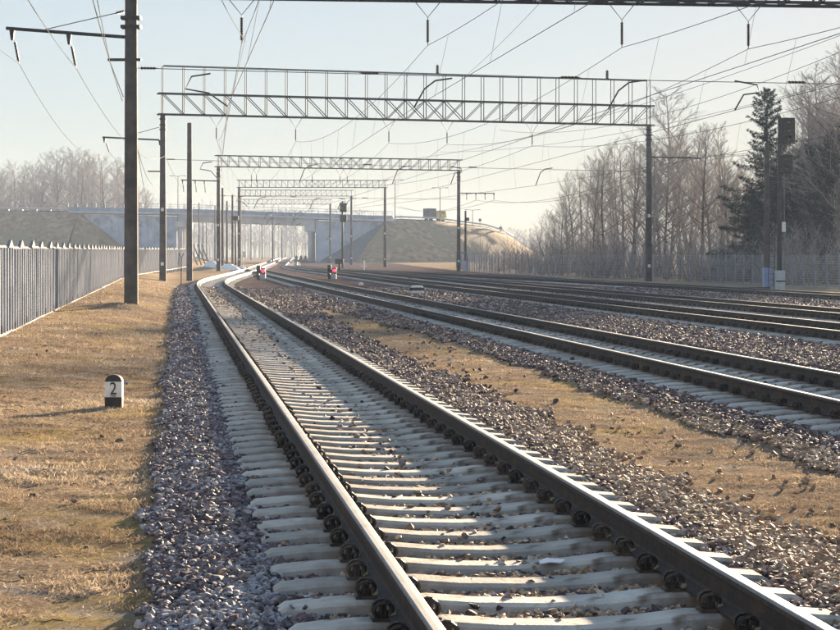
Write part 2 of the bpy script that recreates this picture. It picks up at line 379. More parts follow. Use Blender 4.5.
# ------------------------------------------------------------------ railway tracks
# rail profile (x, z from the head top down), R65-like
HALF = [(0, 0), (.024, -.001), (.031, -.004), (.0365, -.013), (.037, -.036), (.033, -.042), (.0105, -.055), (.0095, -.135), (.018, -.150), (.070, -.166), (.075, -.172), (.075, -.18)]
PROF = HALF + [(-x, z) for x, z in HALF[::-1][:-1]]
def rail_mesh(T, off, y0, y1, dz=0):
    ys = [y0]
    while ys[-1] < y1: ys.append(min(y1, ys[-1] + (1.0 if ys[-1] < 60 else 2.0)))
    vs = []; fs = []; mi = []; n = len(PROF)
    for Y in ys:
        c = float(T(Y)); d = Vector((float(T(Y + .5) - T(Y - .5)), 1, 0)).normalized(); s = Vector((d.y, -d.x, 0))
        p = Vector((c, Y, float(rise(Y)) + dz)) + s * off
        for x, z in PROF: vs.append(tuple(p + s * x + Vector((0, 0, z))))
    for i in range(len(ys) - 1):
        for k in range(n):
            a = i * n + k; b = i * n + (k + 1) % n
            fs.append((a, a + n, b + n, b))
            mi.append(1 if (k <= 1 or k >= n - 2) else (2 if (k == 2 or k == n - 3) else 0))
    fs.append(tuple(range(n))); mi.append(0); fs.append(tuple(range((len(ys) - 1) * n, len(ys) * n))[::-1]); mi.append(0)
    me = bpy.data.meshes.new('rail'); me.from_pydata(vs, [], fs)
    for k in ('rail_side', 'rail_head', 'rail_shoulder'): me.materials.append(M[k])
    me.polygons.foreach_set('material_index', mi); me.update(); return me

def sleeper_mesh():
    xs = [-1.35, -1.31, -1.12, -.95, -.58, -.35, 0, .35, .58, .95, 1.12, 1.31, 1.35]
    zt = [-.045, -.022, -.004, 0, 0, -.022, -.034, -.022, 0, 0, -.004, -.022, -.045]
    wt = [.08, .098, .102, .102, .104, .098, .094, .098, .104, .102, .102, .098, .08]
    vs = []; fs = []
    for x, z, w in zip(xs, zt, wt):
        vs += [(x, -w - .03, -.21), (x, -w - .008, z - .018), (x, -w + .012, z), (x, w - .012, z), (x, w + .008, z - .018), (x, w + .03, -.21)]
    for i in range(len(xs) - 1):
        for k in range(5): a = i * 6 + k; fs.append((a, a + 6, a + 7, a + 1))
    fs.append((0, 1, 2, 3, 4, 5)); L = (len(xs) - 1) * 6; fs.append((L + 5, L + 4, L + 3, L + 2, L + 1, L))
    me = bpy.data.meshes.new('sleeper'); me.from_pydata(vs, [], fs); me.materials.append(M['sleeper']); me.update(); return me
SLM = [sleeper_mesh()]

def clip_mesh(ring=10, sec=4):
    # one rail clip, origin on the sleeper at the rail foot edge, +x pointing away from the rail
    m = MB()
    m.box(-.012, .10, -.058, .058, 0, .014)                            # base lug
    for s in (-1, 1):                                                   # upright spring bows
        pts = [(.040 + .050 * math.cos(a), s * .030 + s * .012 * math.sin(a), .056 + .044 * math.sin(a)) for a in [-1.2 + 5.2 * k / (ring - 1) for k in range(ring)]]
        m.tube(pts, .0115, sec)
    m.lathe([(.030, .012), (.030, .050), (.022, .054), (.022, .082), (.012, .092)], 7, Matrix.Translation((.042, 0, 0)))
    m.v = [(x * .9, y * .9, z * .88) for x, y, z in m.v]
    me = m.mesh('rail_clip', M['clip']); return me
def pad_mesh():
    m = MB(); m.box(-.026, .004, -.03, .03, .012, .034, tx=.8); return m.mesh('clip_insulator', M['pad'])
CLM = clip_mesh(); PDM = pad_mesh()

def make_track(T, y0, y1, label, n_obj, n_clip, dz=0, pitch=.543, seen0=None):
    root = empty('railway_track', (float(T(20)), 20, -.3), 0, label, 'railway track', 'railway tracks')
    inv = Matrix.Translation(-root.location)
    for s in (-1, 1):
        o = link('rail', rail_mesh(T, s * .7965, y0, y1, dz), root); o.matrix_parent_inverse = inv
    Y = y0 + .2; k = 0; far = MB(); fclip = MB()
    sm = SLM[0]; start = seen0 or y0; kc = 0
    while Y < y1:
        c = float(T(Y)); d = Vector((float(T(Y + .5) - T(Y - .5)), 1, 0)).normalized(); rz = math.atan2(-d.x, d.y) + R.uniform(-.008, .008)
        z = float(rise(Y)) - .186 + dz - .002
        vis = Y > start
        if vis and k < n_obj:
            o = link('sleeper', sm, root, (c - root.location.x + R.uniform(-.015, .015), Y - 20, z - root.location.z), (R.uniform(-.01, .01), 0, rz)); k += 1
            if kc < n_clip:
                kc += 1
                for rs in (-1, 1):
                    for side in (-1, 1):
                        q = link('rail_clip', CLM, o, (rs * .7965 + side * .075, 0, 0.002), (0, 0, 0 if side > 0 else math.pi))
                        if Y < 16: 
                            q2 = link('clip_insulator', PDM, o, (rs * .7965 + side * .075, R.uniform(-.01, .01), 0.004), (0, 0, 0 if side > 0 else math.pi))
        else:
            Mx = Matrix.Translation((c, Y, z)) @ Matrix.Rotation(rz, 4, 'Z')
            far.box(-1.35, 1.35, -.12, .12, -.2, 0, Mx, tx=.99, ty=.72)
        if not (vis and kc <= n_clip and k <= n_obj and kc > 0 and Y <= start + n_clip * pitch + .1):
            if Y < 200:
                Mx = Matrix.Translation((c, Y, z)) @ Matrix.Rotation(rz, 4, 'Z')
                for rs in (-1, 1):
                    for side in (-1, 1):
                        x = rs * .7965 + side * .115
                        fclip.box(x - .045, x + .045, -.055, .055, 0.001, .075, Mx, tx=.6, ty=.75)
        Y += pitch
    for mb, nm, mt in ((far, 'sleeper_row', 'sleeper'), (fclip, 'rail_clip_row', 'clip')):
        if mb.v:
            o = mb.build(nm, M[mt], root); o.matrix_parent_inverse = inv; o['kind'] = 'stuff'
    return root
make_track(T1, 4, 196, 'nearest railway track on pale concrete sleepers curving away beside the dry grass verge', 300, 75, -.004, seen0=6.5)
make_track(T2, 10, 640, 'second railway track beyond the narrow strip of dry grass', 290, 70, 0, seen0=15)
make_track(T3, 25, 640, 'third railway track, first one beyond the wide bed of reddish ballast', 200, 60, .002, seen0=33)
make_track(T4, 35, 262, 'fourth railway track, close beside the third', 160, 20, -.003, seen0=44)
make_track(T5, 45, 218, 'farthest railway track, running in front of the post fence and wood', 120, 0, -.006, seen0=58)

# ------------------------------------------------------------------ ballast stones (geometry nodes on scattered points)
def stone_group(name, mat, nvar=7):
    ng = bpy.data.node_groups.new(name, 'GeometryNodeTree')
    ng.interface.new_socket('Geometry', in_out='INPUT', socket_type='NodeSocketGeometry'); ng.interface.new_socket('Geometry', in_out='OUTPUT', socket_type='NodeSocketGeometry')
    N = ng.nodes.new; L = ng.links.new
    gi = N('NodeGroupInput'); go = N('NodeGroupOutput')
    join = N('GeometryNodeJoinGeometry')
    for i in range(nvar):
        ico = N('GeometryNodeMeshIcoSphere'); ico.inputs['Radius'].default_value = 1; ico.inputs['Subdivisions'].default_value = 2
        rv = N('FunctionNodeRandomValue'); rv.data_type = 'FLOAT_VECTOR'
        rv.inputs[0].default_value = (-.42,) * 3; rv.inputs[1].default_value = (.42,) * 3; rv.inputs['Seed'].default_value = i + 3
        sp = N('GeometryNodeSetPosition'); L(ico.outputs[0], sp.inputs[0]); L(rv.outputs[0], sp.inputs['Offset'])
        # keep about a third of the points so that the hull has big angular facets
        rb = N('FunctionNodeRandomValue'); rb.data_type = 'BOOLEAN'; rb.inputs['Probability'].default_value = .68; rb.inputs['Seed'].default_value = i + 40
        dl = N('GeometryNodeDeleteGeometry'); L(sp.outputs[0], dl.inputs[0]); L(rb.outputs[3], dl.inputs['Selection'])
        ch = N('GeometryNodeConvexHull'); L(dl.outputs[0], ch.inputs[0])
        tr = N('GeometryNodeTransform'); L(ch.outputs[0], tr.inputs[0]); tr.inputs['Scale'].default_value = (1.15 + .15 * math.sin(i * 2.1), .95, .62 + .16 * math.cos(i * 1.7))
        sm = N('GeometryNodeSetMaterial'); L(tr.outputs[0], sm.inputs[0]); sm.inputs['Material'].default_value = mat
        g2 = N('GeometryNodeGeometryToInstance'); L(sm.outputs[0], g2.inputs[0]); L(g2.outputs[0], join.inputs[0])
    m2p = N('GeometryNodeMeshToPoints'); L(gi.outputs[0], m2p.inputs[0])
    iop = N('GeometryNodeInstanceOnPoints'); L(m2p.outputs[0], iop.inputs['Points']); L(join.outputs[0], iop.inputs['Instance'])
    iop.inputs['Pick Instance'].default_value = True
    def attr(n, t):
        a = N('GeometryNodeInputNamedAttribute'); a.data_type = t; a.inputs['Name'].default_value = n; return a.outputs[0]
    L(attr('vi', 'INT'), iop.inputs['Instance Index']); L(attr('rot', 'FLOAT_VECTOR'), iop.inputs['Rotation']); L(attr('sc', 'FLOAT'), iop.inputs['Scale'])
    L(iop.outputs[0], go.inputs[0])
    return ng
def scatter_stones(name, P, S, mat, label, nvar=7):
    n = len(P); me = bpy.data.meshes.new(name); me.vertices.add(n); me.vertices.foreach_set('co', P.astype(np.float32).ravel())
    a = me.attributes.new('sc', 'FLOAT', 'POINT'); a.data.foreach_set('value', S.astype(np.float32))
    a = me.attributes.new('vi', 'INT', 'POINT'); a.data.foreach_set('value', NR.randint(0, nvar, n).astype(np.int32))
    rot = np.stack([NR.uniform(-.7, .7, n), NR.uniform(-.7, .7, n), NR.uniform(0, 6.28, n)], -1)
    a = me.attributes.new('rot', 'FLOAT_VECTOR', 'POINT'); a.data.foreach_set('vector', rot.astype(np.float32).ravel())
    o = link(name, me); md = o.modifiers.new('stones', 'NODES'); md.node_group = stone_group(name + '_nodes', mat, nvar)
    me.materials.append(mat)
    return tag(o, label, kind='stuff')

def sample(y0, y1, dens):
    # uniform samples in the visible wedge
    w0 = .24 * y0 + 1.2; w1 = .24 * y1 + 1.2
    n = int((w0 + w1) * (y1 - y0) * dens)
    Y = NR.uniform(y0, y1, int(n * 1.0)); w = .24 * Y + 1.2
    keep = NR.rand(len(Y)) < w / w1
    # compensate
    k = int(n / max(keep.mean(), .01)); Y = NR.uniform(y0, y1, k); w = .24 * Y + 1.2; Y = Y[NR.rand(k) < w / w1]; w = .24 * Y + 1.2
    X = NR.uniform(-1, 1, len(Y)) * w
    return X, Y
PTS = {'dark': [], 'frost': [], 'tan': []}
for y0, y1, dens, r0, r1 in ((6.5, 12, 1500, .013, .029), (12, 22, 1100, .015, .032), (22, 36, 620, .020, .037), (36, 60, 260, .030, .050), (60, 100, 95, .045, .065)):
    X, Y = sample(y0, y1, dens)
    g = gravel_mask(X, Y); u = X - ref(Y)
    g = g + (fbm(X * 14, Y * 14, 2) - .5) * .5
    keep = g > .45
    keep |= (NR.rand(len(X)) < .004) & (u > 3.6) & (u < 5.9)
    # edge of the ballast spills a few stones into the grass
    keep |= (NR.rand(len(X)) < .04) & (g > .18)
    thin = np.ones(len(X)); dzs = np.zeros(len(X))
    for i, T in enumerate(TR):
        d = X - T(Y); ad = np.abs(d)
        ph = (Y - ({0: 4, 1: 10, 2: 25, 3: 35, 4: 45}[i] + .2)) / .543 - d * 0.0
        ph = ph - (d * -.134) / .543 * -1 * 0 + (d * .134 * -1) / .543 * 0
        # sleeper direction is perpendicular to the track: its row coordinate shifts with d
        sl = -.1345; rowY = Y - d * .134
        ph = (rowY - ({0: 4, 1: 10, 2: 25, 3: 35, 4: 45}[i] + .2)) / .543
        dist = np.abs(ph - np.round(ph)) * .543
        on = (ad < 1.38) & (dist < .135)
        thin = np.where(on, np.where(ad < .62, .018 * (i == 0) + .012, .008), thin)
        nearrail = np.abs(ad - .7965) < .10
        thin = np.where(nearrail & (ad < 1.38), 0, thin)
        dzs = np.where(on, .058, dzs)
        # cribs are a bit emptier between the rails
        crib = (ad < 1.38) & ~on
        thin = np.where(crib & ~nearrail, .85, thin)
    keep &= NR.rand(len(X)) < thin
    X, Y, u, dzs = X[keep], Y[keep], u[keep], dzs[keep]
    r = NR.uniform(r0, r1, len(X)) * (1 + .35 * (NR.rand(len(X)) < .06)); Z = ground_z(X, Y) + r * .35 + dzs * .6 + NR.rand(len(X)) * .014
    kn = fbm(X * .5 + 9, Y * .5, 3)
    isf = (u < .55) & (NR.rand(len(X)) < .9)
    ist = (u > 2.9) & (u < 6.0) & (NR.rand(len(X)) < sstep(3.0, 3.6, u) * (.88 * (1 - sstep(13, 30, Y)) + .12))
    ist |= (np.abs(X - T1(Y)) < .72) & (NR.rand(len(X)) < .6)
    ist |= (NR.rand(len(X)) < .10)
    ist &= ~isf
    for nm, s in (('dark', ~isf & ~ist), ('frost', isf), ('tan', ist)):
        PTS[nm].append(np.concatenate([np.stack([X[s], Y[s], Z[s], r[s]], -1)]))
for nm, mt, lb in (('dark', 'stone', 'dark purplish crushed granite ballast lying between and beside the tracks'),
                   ('frost', 'stone_frost', 'frosted grey ballast shoulder left of the nearest track'),
                   ('tan', 'stone_tan', 'earthy brown ballast stones spilling into the grass strip between tracks')):
    A = np.concatenate(PTS[nm]); print(nm, len(A))
    scatter_stones({'dark': 'ballast', 'frost': 'frosted_ballast', 'tan': 'earthy_ballast'}[nm], A[:, :3], A[:, 3], M[mt], lb)

# ------------------------------------------------------------------ dry grass blades
def blades(name, label, sets, zone):
    V = []; T = []
    for y0, y1, dens, ln, wd in sets:
        X, Y = sample(y0, y1, dens); u = X - ref(Y)
        g = gravel_mask(X, Y); s = (g + (NR.rand(len(X)) - .5) * .5 < .42) & zone(u)
        cl = fbm(X * 2.2, Y * 2.2, 3); s &= NR.rand(len(X)) < sstep(.38, .62, cl) * .95 + .10
        X, Y, cl = X[s], Y[s], cl[s]; n = len(X); Z = ground_z(X, Y)
        a = NR.uniform(0, 6.283, n); l = NR.uniform(.4, 1.25, n) * ln; lean = NR.uniform(.5, 1.52, n)
        dx, dy, dz = np.cos(a) * np.sin(lean), np.sin(a) * np.sin(lean), np.cos(lean)
        w = NR.uniform(.6, 1.3, n) * wd; px, py = -np.sin(a), np.cos(a)
        tip = np.stack([X + dx * l, Y + dy * l, Z + dz * l * .75 + .003], -1)
        b0 = np.stack([X - px * w, Y - py * w, Z - .004], -1); b1 = np.stack([X + px * w, Y + py * w, Z - .004 + NR.rand(n) * .006], -1)
        V.append(np.stack([b0, b1, tip], 1).reshape(-1, 3)); tone = np.clip(NR.rand(n) * .75 + (fbm(X * .8 + 50, Y * .8, 3) - .5) * 1.3 + .12, 0, 1); T.append(np.repeat(tone, 3))
    V = np.concatenate(V); T = np.concatenate(T); nf = len(V) // 3; print(name, nf)
    me = bpy.data.meshes.new(name); me.vertices.add(len(V)); me.vertices.foreach_set('co', V.astype(np.float32).ravel())
    me.loops.add(len(V)); me.loops.foreach_set('vertex_index', np.arange(len(V), dtype=np.int32)); me.polygons.add(nf)
    me.polygons.foreach_set('loop_start', np.arange(0, len(V), 3, dtype=np.int32)); me.polygons.foreach_set('loop_total', np.full(nf, 3, dtype=np.int32)); me.update()
    a = me.attributes.new('tone', 'FLOAT', 'POINT'); a.data.foreach_set('value', T.astype(np.float32)); me.materials.append(M['straw'])
    return tag(link(name, me), label, kind='stuff')
blades('dry_grass', 'short trampled straw-coloured grass on the verge left of the tracks',
       ((6.5, 14, 3600, .045, .0028), (14, 28, 1600, .055, .0042), (28, 60, 330, .085, .009), (60, 110, 50, .12, .018)), lambda u: u < .3)
blades('dry_grass', 'short straw-coloured grass in the strip between the first two tracks',
       ((8, 16, 2000, .03, .0022), (16, 30, 900, .04, .0034), (30, 60, 250, .06, .007)), lambda u: (u > 3.3) & (u < 6.3))

def clods():
    m = MB()
    for i in range(70):
        Y = R.uniform(8, 60) if i > 16 else R.uniform(8, 16); u = R.uniform(-min(10, .2 * Y + 1), -.4); X = u + float(ref(Y))
        if X < -.238 * Y - .5: continue
        s = R.uniform(.01, .024) * (1 + Y / 60); z = float(ground_z(X, Y))
        Mx = Matrix.Translation((X, Y, z)) @ Matrix.Rotation(R.uniform(0, 6), 4, 'Z') @ Matrix.Scale(s, 4)
        m.lathe([(.9, -.3), (1.2 + R.uniform(-.2, .2), .2), (.8, .6 + R.uniform(-.1, .3)), (.2, .85)], 6, Mx)
    return tag(m.build('soil_clods', M['clod']), 'small dark clods and droppings scattered over the dry verge', kind='stuff')
clods()
def leaves():
    m = MB()
    for i in range(900):
        Y = 7 + 38 * R.random() ** 1.6; u = R.uniform(-min(10, .2 * Y + 1.2), -.2) if i % 3 else R.uniform(4, 5.9); X = u + float(ref(Y))
        if abs(X) > .245 * Y + .5: continue
        s = R.uniform(.012, .03) * (1 + Y / 50); z = float(ground_z(X, Y)) + .008
        Mx = Matrix.Translation((X, Y, z)) @ Matrix.Rotation(R.uniform(0, 6), 4, 'Z') @ Matrix.Rotation(R.uniform(-.5, .5), 4, 'X')
        m.add([Mx @ Vector(v) for v in ((-s, 0, 0), (-s * .2, s * .55, s * .2), (s, 0, .1 * s), (s * .1, -s * .5, s * .3))], [(0, 3, 1), (1, 3, 2)])
    for i in range(160):
        Y = 7 + 20 * R.random(); u = R.uniform(-min(8, .2 * Y + 1.2), -.3); X = u + float(ref(Y)); z = float(ground_z(X, Y)) + .012; a = R.uniform(0, 6); l = R.uniform(.05, .2)
        p = Vector((X, Y, z)); d = Vector((math.cos(a), math.sin(a), R.uniform(0, .2))); m.tube([p, p + d * l * .5 + Vector((0, 0, .01)), p + d * l], .0025 + .0001 * Y, 3, False)
    return tag(m.build('dead_leaves', M['leaf']), 'curled brown dead leaves and broken stems littering the dry grass', kind='stuff')
leaves()

# ------------------------------------------------------------------ things near the track
def picket_post():
    Y = 21.7; X = PX(114, Y); z = float(ground_z(X, Y, False)); H = .42; w = .105
    t = empty('distance_marker_post', (X, Y, z), .02, 'small black and white concrete marker post numbered 2 on the dry grass verge', 'marker post')
    def ring(z, k=1.0): return [(sx * w * k, -.055 * (.8 + .2 * k), z) for sx in (-1, 1)]
    def slab(name, pts, mat, d0, d1):
        m = MB(); n = len(pts); vs = [(x, d0, zz) for x, zz in pts] + [(x, d1, zz) for x, zz in pts]
        fs = [tuple(range(n)), tuple(range(n, 2 * n))[::-1]] + [(i, i + n, (i + 1) % n + n, (i + 1) % n) for i in range(n)]
        m.add(vs, fs); return bevel(m.build(name, mat, t), .008, 2)
    slab('black_base', [(-w, -.1), (w, -.1), (w, .13), (-w, .13)], M['black'], -.06, .06)
    slab('white_body', [(-w * 1.0, .13), (w * 1.0, .13), (w, .32), (-w, .32)], M['white'], -.061, .061)
    top = [(w * math.cos(a), .32 + .085 * math.sin(a)) for a in [math.pi * k / 12 for k in range(13)]]
    slab('black_cap', top, M['black'], -.06, .06)
    cu = bpy.data.curves.new('numeral', 'FONT'); cu.body = '2'; cu.size = .215; cu.extrude = .0015; cu.align_x = 'CENTER'
    to = bpy.data.objects.new('tmp', cu); col.objects.link(to); dg = bpy.context.evaluated_depsgraph_get(); me = bpy.data.meshes.new_from_object(to.evaluated_get(dg)); bpy.data.objects.remove(to)
    me.materials.clear(); me.materials.append(M['black_soft'])
    link('numeral', me, t, (0, -.0635, .165), (rad(90), 0, 0), (.85, 1, 1))
    MB().box(-.033, .033, -.0645, -.0615, .142, .152).build('underline', M['black_soft'], t)
picket_post()

def scrap():
    Y = 10.1; X = PX(552, Y) ; m = MB()
    pts = [(-.075, -.03, 0), (-.03, -.055, .012), (.04, -.05, .004), (.08, -.01, .014), (.05, .04, .002), (-.02, .05, .016), (-.07, .02, .006)]
    m.add(pts + [(0, 0, .02)] + [(x, y, z - .006) for x, y, z in pts], [(i, (i + 1) % 7, 7) for i in range(7)] + [(i, i + 8, (i + 1) % 7 + 8, (i + 1) % 7) for i in range(7)])
    o = m.build('ice_scrap', M['snow'], None, False, (X, Y, -.205), (0, 0, .2)); tag(o, 'flat white scrap lying on the stones between the rails of the nearest track', 'scrap')
scrap()

def dwarf_signal(px, Y, label, flip=1):
    X = PX(px, Y); z = float(ground_z(X, Y, False))
    t = empty('dwarf_signal', (X, Y, z), 0, label, 'signal', 'dwarf signals showing red')
    MB().box(-.30, .20, -.16, .16, -.1, .34).box(-.34, -.12, -.18, .18, .2, .44).build('base', M['dark_steel'], t)
    bevel(MB().box(-.08, .34, -.20, .12, -.05, .36).build('foot', M['grey_box'], t), .02)
    MB().box(-.04, .04, -.04, .04, .3, .72).build('post', M['dark_steel'], t)
    bevel(MB().box(-.34, -.04, -.11, .11, .50, 1.08).build('head', M['black'], t), .03)
    bevel(MB().box(.0, .34, -.11, .11, .42, .86).build('head', M['black'], t), .03)
    h = MB().lathe([(.155, 0), (.155, .16), (.14, .16), (.14, .02)], 12, Matrix.Translation((.17, -.10, .64)) @ Matrix.Rotation(rad(90), 4, 'X')).build('hood', M['black'], t)
    MB().lathe([(.125, 0), (.12, .03), (.06, .045)], 14, Matrix.Translation((.17, -.112, .64)) @ Matrix.Rotation(rad(90), 4, 'X')).build('lens', M['red_light'], t)
    MB().lathe([(.10, 0), (.095, .03), (.05, .04)], 12, Matrix.Translation((-.19, -.112, .88)) @ Matrix.Rotation(rad(90), 4, 'X')).build('lens', M['glass'], t)
    return t
dwarf_signal(261, 134, 'low black dwarf signal lit red between the first two tracks at the junction')
dwarf_signal(332, 138, 'low black dwarf signal lit red between the second and third tracks')

def track_box():
    Y = 84; X = PX(417, Y); z = float(ground_z(X, Y, False))
    t = empty('trackside_box', (X, Y, z), .1, 'small white trackside box with black middle and rounded pale lid between second and third tracks', 'box')
    bevel(MB().box(-.27, .30, -.2, .2, -.1, .22).build('body', M['white'], t), .03)
    bevel(MB().box(-.34, .36, -.22, .22, .20, .34).build('band', M['black'], t), .03)
    bevel(MB().box(-.30, .30, -.2, .2, .34, .44, tx=.75, ty=.7).build('lid', M['white'], t), .03)
track_box()
def pale_stone():
    Y = 110; X = PX(361, Y); m = MB().lathe([(.14, -.05), (.17, .05), (.11, .15), (.03, .19)], 7)
    tag(m.build('pale_stone', M['white'], None, False, (X, Y, float(ground_z(X, Y, False)))), 'single pale stone on dark ballast between second and third tracks', 'stone')
pale_stone()

def mast_pole(name, x, y, h, r0, r1, label, cat='pole', group=None, mat='pole', bands=(), z=None, plate=None, parent=None):
    z = float(ground_z(x, y, False)) if z is None else z
    t = parent or empty(name, (x, y, z), 0, label, cat, group)
    off = Vector((x, y, z)) - t.location
    n = 16 if y < 70 else 10
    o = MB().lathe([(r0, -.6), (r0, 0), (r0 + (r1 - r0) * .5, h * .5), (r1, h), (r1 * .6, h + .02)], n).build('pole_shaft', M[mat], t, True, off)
    for b in bands:
        rr = r0 + (r1 - r0) * b / h
        MB().lathe([(rr + .03, b), (rr + .05, b + .01), (rr + .05, b + .11), (rr + .03, b + .12)], n).build('band', M['dark_steel'], t, False, off)
    if plate:
        for pz in plate:
            rr = r0 + (r1 - r0) * pz / h
            MB().box(-.10, .10, -rr - .03, -rr - .012, pz, pz + .22).build('number_plate', M['white'], t, False, off)
    return t

def sagline(a, b, sag, n=18):
    a, b = Vector(a), Vector(b); return [a.lerp(b, i / n) - Vector((0, 0, sag * 4 * (i / n) * (1 - i / n))) for i in range(n + 1)]
def insulator(m, a, b, r=.07, n=8, discs=6):
    a, b = Vector(a), Vector(b); d = (b - a); L = d.length; q = d.normalized().to_track_quat('Z', 'Y').to_matrix().to_4x4(); Mx = Matrix.Translation(a) @ q
    prof = [(.012, 0), (.012, L * .08)]
    for i in range(discs):
        z0 = L * (.1 + .8 * i / discs); z1 = L * (.1 + .8 * (i + .5) / discs); prof += [(r * .45, z0), (r, z0 + .01), (r * .8, z1)]
    prof += [(.012, L * .92), (.012, L)]
    m.lathe(prof, n, Mx)

ORG = []
def world_child(o, root):
    o.matrix_parent_inverse = Matrix.Translation(-root.location); return o

# ------------------------------------------------------------------ portals (rigid cross beams)
UB = None
def unit_bar():
    # thin L angle along +z from 0 to 1, 1 unit leg
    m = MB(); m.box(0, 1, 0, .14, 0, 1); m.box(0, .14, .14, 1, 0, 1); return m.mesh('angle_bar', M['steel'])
UBM = unit_bar()
def put_bar(root, name, a, b, w):
    a, b = Vector(a), Vector(b); d = b - a; o = link(name, UBM, root)
    q = d.normalized().to_track_quat('Z', 'Y').to_matrix().to_4x4()
    o.matrix_local = Matrix.Translation(a - root.location) @ q @ Matrix.Diagonal((w, w, d.length, 1)); return o

def portal(A, B, zb, h, dep, label, bays, parts=True, frame=0, w=.06, leg_top=None, plates=True, ra=(.23, .16), right_leg=True, legtop_extra=0):
    A, B = Vector((*A, 0)), Vector((*B, 0)); ax = (B - A); L = ax.length; ax.normalize(); nrm = Vector((-ax.y, ax.x, 0))
    zA = float(ground_z(A.x, A.y, False)); zB = float(ground_z(B.x, B.y, False))
    t = empty('catenary_portal', (A.x, A.y, zA), 0, label, 'catenary portal', 'catenary portals spanning the tracks')
    def P(s, z, side): return A + ax * s + nrm * (side * dep / 2) + Vector((0, 0, z))
    lt = zb + .02 if legtop_extra == 0 else zb + legtop_extra
    for Q, zq in ((A, zA), (B, zB)):
        o = mast_pole('leg', Q.x, Q.y, lt - zq - .05, ra[0], ra[1], None, parent=t, z=zq,
                  bands=(lt - zq - .35, lt - zq - .75, lt - zq - 1.05) if A.y < 200 else (), plate=(1.0, 4.6) if plates else None)
    segs = []
    s0, s1 = -.35, L + .35
    for side in (-1, 1):
        for z in (zb, zb + h): segs.append(('chord', P(s0, z, side), P(s1, z, side), w * 1.25))
    bl = L / bays
    for i in range(bays + 1):
        s = i * bl
        for side in (-1, 1):
            segs.append(('vertical_brace', P(s, zb, side), P(s, zb + h, side), w * .8))
            if i < bays:
                if i < bays * .42 or (bays * .42 <= i <= bays * .56): segs.append(('diagonal_brace', P(s, zb + h, side), P(s + bl, zb, side), w * .65))
                if i > bays * .56 or (bays * .42 <= i <= bays * .56): segs.append(('diagonal_brace', P(s, zb, side), P(s + bl, zb + h, side), w * .65))
            if frame: segs.append(('frame_post', P(s, zb + h, side), P(s, zb + h + frame, side), w * .6))
        segs.append(('cross_brace', P(s, zb, -1), P(s, zb, 1), w * .7))
        if i < bays: segs.append(('cross_brace', P(s, zb, -1 if i % 2 else 1), P(s + bl, zb, 1 if i % 2 else -1), w * .6))
    if frame:
        for side in (-1, 1): segs.append(('handrail', P(0, zb + h + frame, side), P(L, zb + h + frame, side), w * .7))
    if parts:
        for nm, a, b, ww in segs: put_bar(t, nm, a, b, ww)
    else:
        m = MB()
        for nm, a, b, ww in segs: m.tube([a, b], ww * .55, 3, False)
        world_child(m.build('crossbeam', M['steel'], t), t)
    return t, A, B, ax
def cross(A, B, T):
    lo, hi = 0.0, 1.0
    best = min(((abs(float(T((A + (B - A) * (k / 400)).y)) - (A + (B - A) * (k / 400)).x), k) for k in range(401)))
    return A + (B - A) * (best[1] / 400)

PORT = []
BX0 = -9.25; 
PORT.append(portal((-9.25, 57), (21.5, 59.9), 9.84, 1.3, .85, 'nearest catenary portal whose crossbeam cuts the top edge of the view', 26, True, 0, .075, plates=False, ra=(.225, .185), legtop_extra=2.6) + (9.84, 57))
PORT.append(portal(PB, (16.45, 128), 10.88, 1.38, .6, 'tall catenary portal with a railed walkway frame over all the tracks', 25, True, 1.85, .075, ra=(.235, .17)) + (10.88, 122))
PORT.append(portal((-20.95, 185), (4.2, 193.5), 10.78, 1.15, .6, 'second visible full catenary portal, smaller behind the walkway portal', 24, True, 0, .07, ra=(.23, .17)) + (10.78, 189))
PORT.append(portal((-25.2, 248), (-4.9, 249), 11.1, 1.0, .6, 'third catenary portal down the line, well before the road bridge', 24, False, 0, .075, ra=(.23, .17)) + (11.1, 248))
PORT.append(portal((-29.5, 292), (-11.3, 293), 11.4, .95, .6, 'fourth catenary portal down the line, beam just above the bridge railing', 22, False, 0, .07, ra=(.23, .17)) + (11.4, 292))
PORT.append(portal((-34.2, 338), (-17.1, 339), 11.4, .9, .6, 'farthest small catenary portal, close in front of the road bridge', 20, False, 0, .07, ra=(.23, .17)) + (11.4, 338))

# overhead wires
SUP = {}
for ti in range(5):
    T = TR[ti]; sup = []
    Yp = -6; X = float(T(Yp)); sup.append((Vector((X, Yp, 9.2)), Vector((X + .25, Yp, 6.35)), None))
    for pi, (t, A, B, ax, zb, _) in enumerate(PORT):
        if ti == 0 and pi >= 3: break
        if ti == 3 and pi >= 3: break
        if ti == 4 and pi >= 2: 
            if pi > 2: break
        c = cross(A, B, T)
        if ti == 4 and pi == 0: c = Vector((float(T(59.5)), 59.5, 0))
        mz = {0: 8.38, 1: 9.3, 2: 9.2, 3: 9.3, 4: 9.4, 5: 9.4}[pi] + .02 * (pi > 2)
        zz = .25 if pi % 2 else -.25
        sup.append((Vector((c.x + (0.2 if pi == 0 else 0), c.y, mz)), Vector((c.x + zz, c.y, 6.35 + (.15 if pi else 0))), pi))
    SUP[ti] = sup
lab5 = ['nearest track', 'second track', 'third track', 'fourth track', 'farthest track']
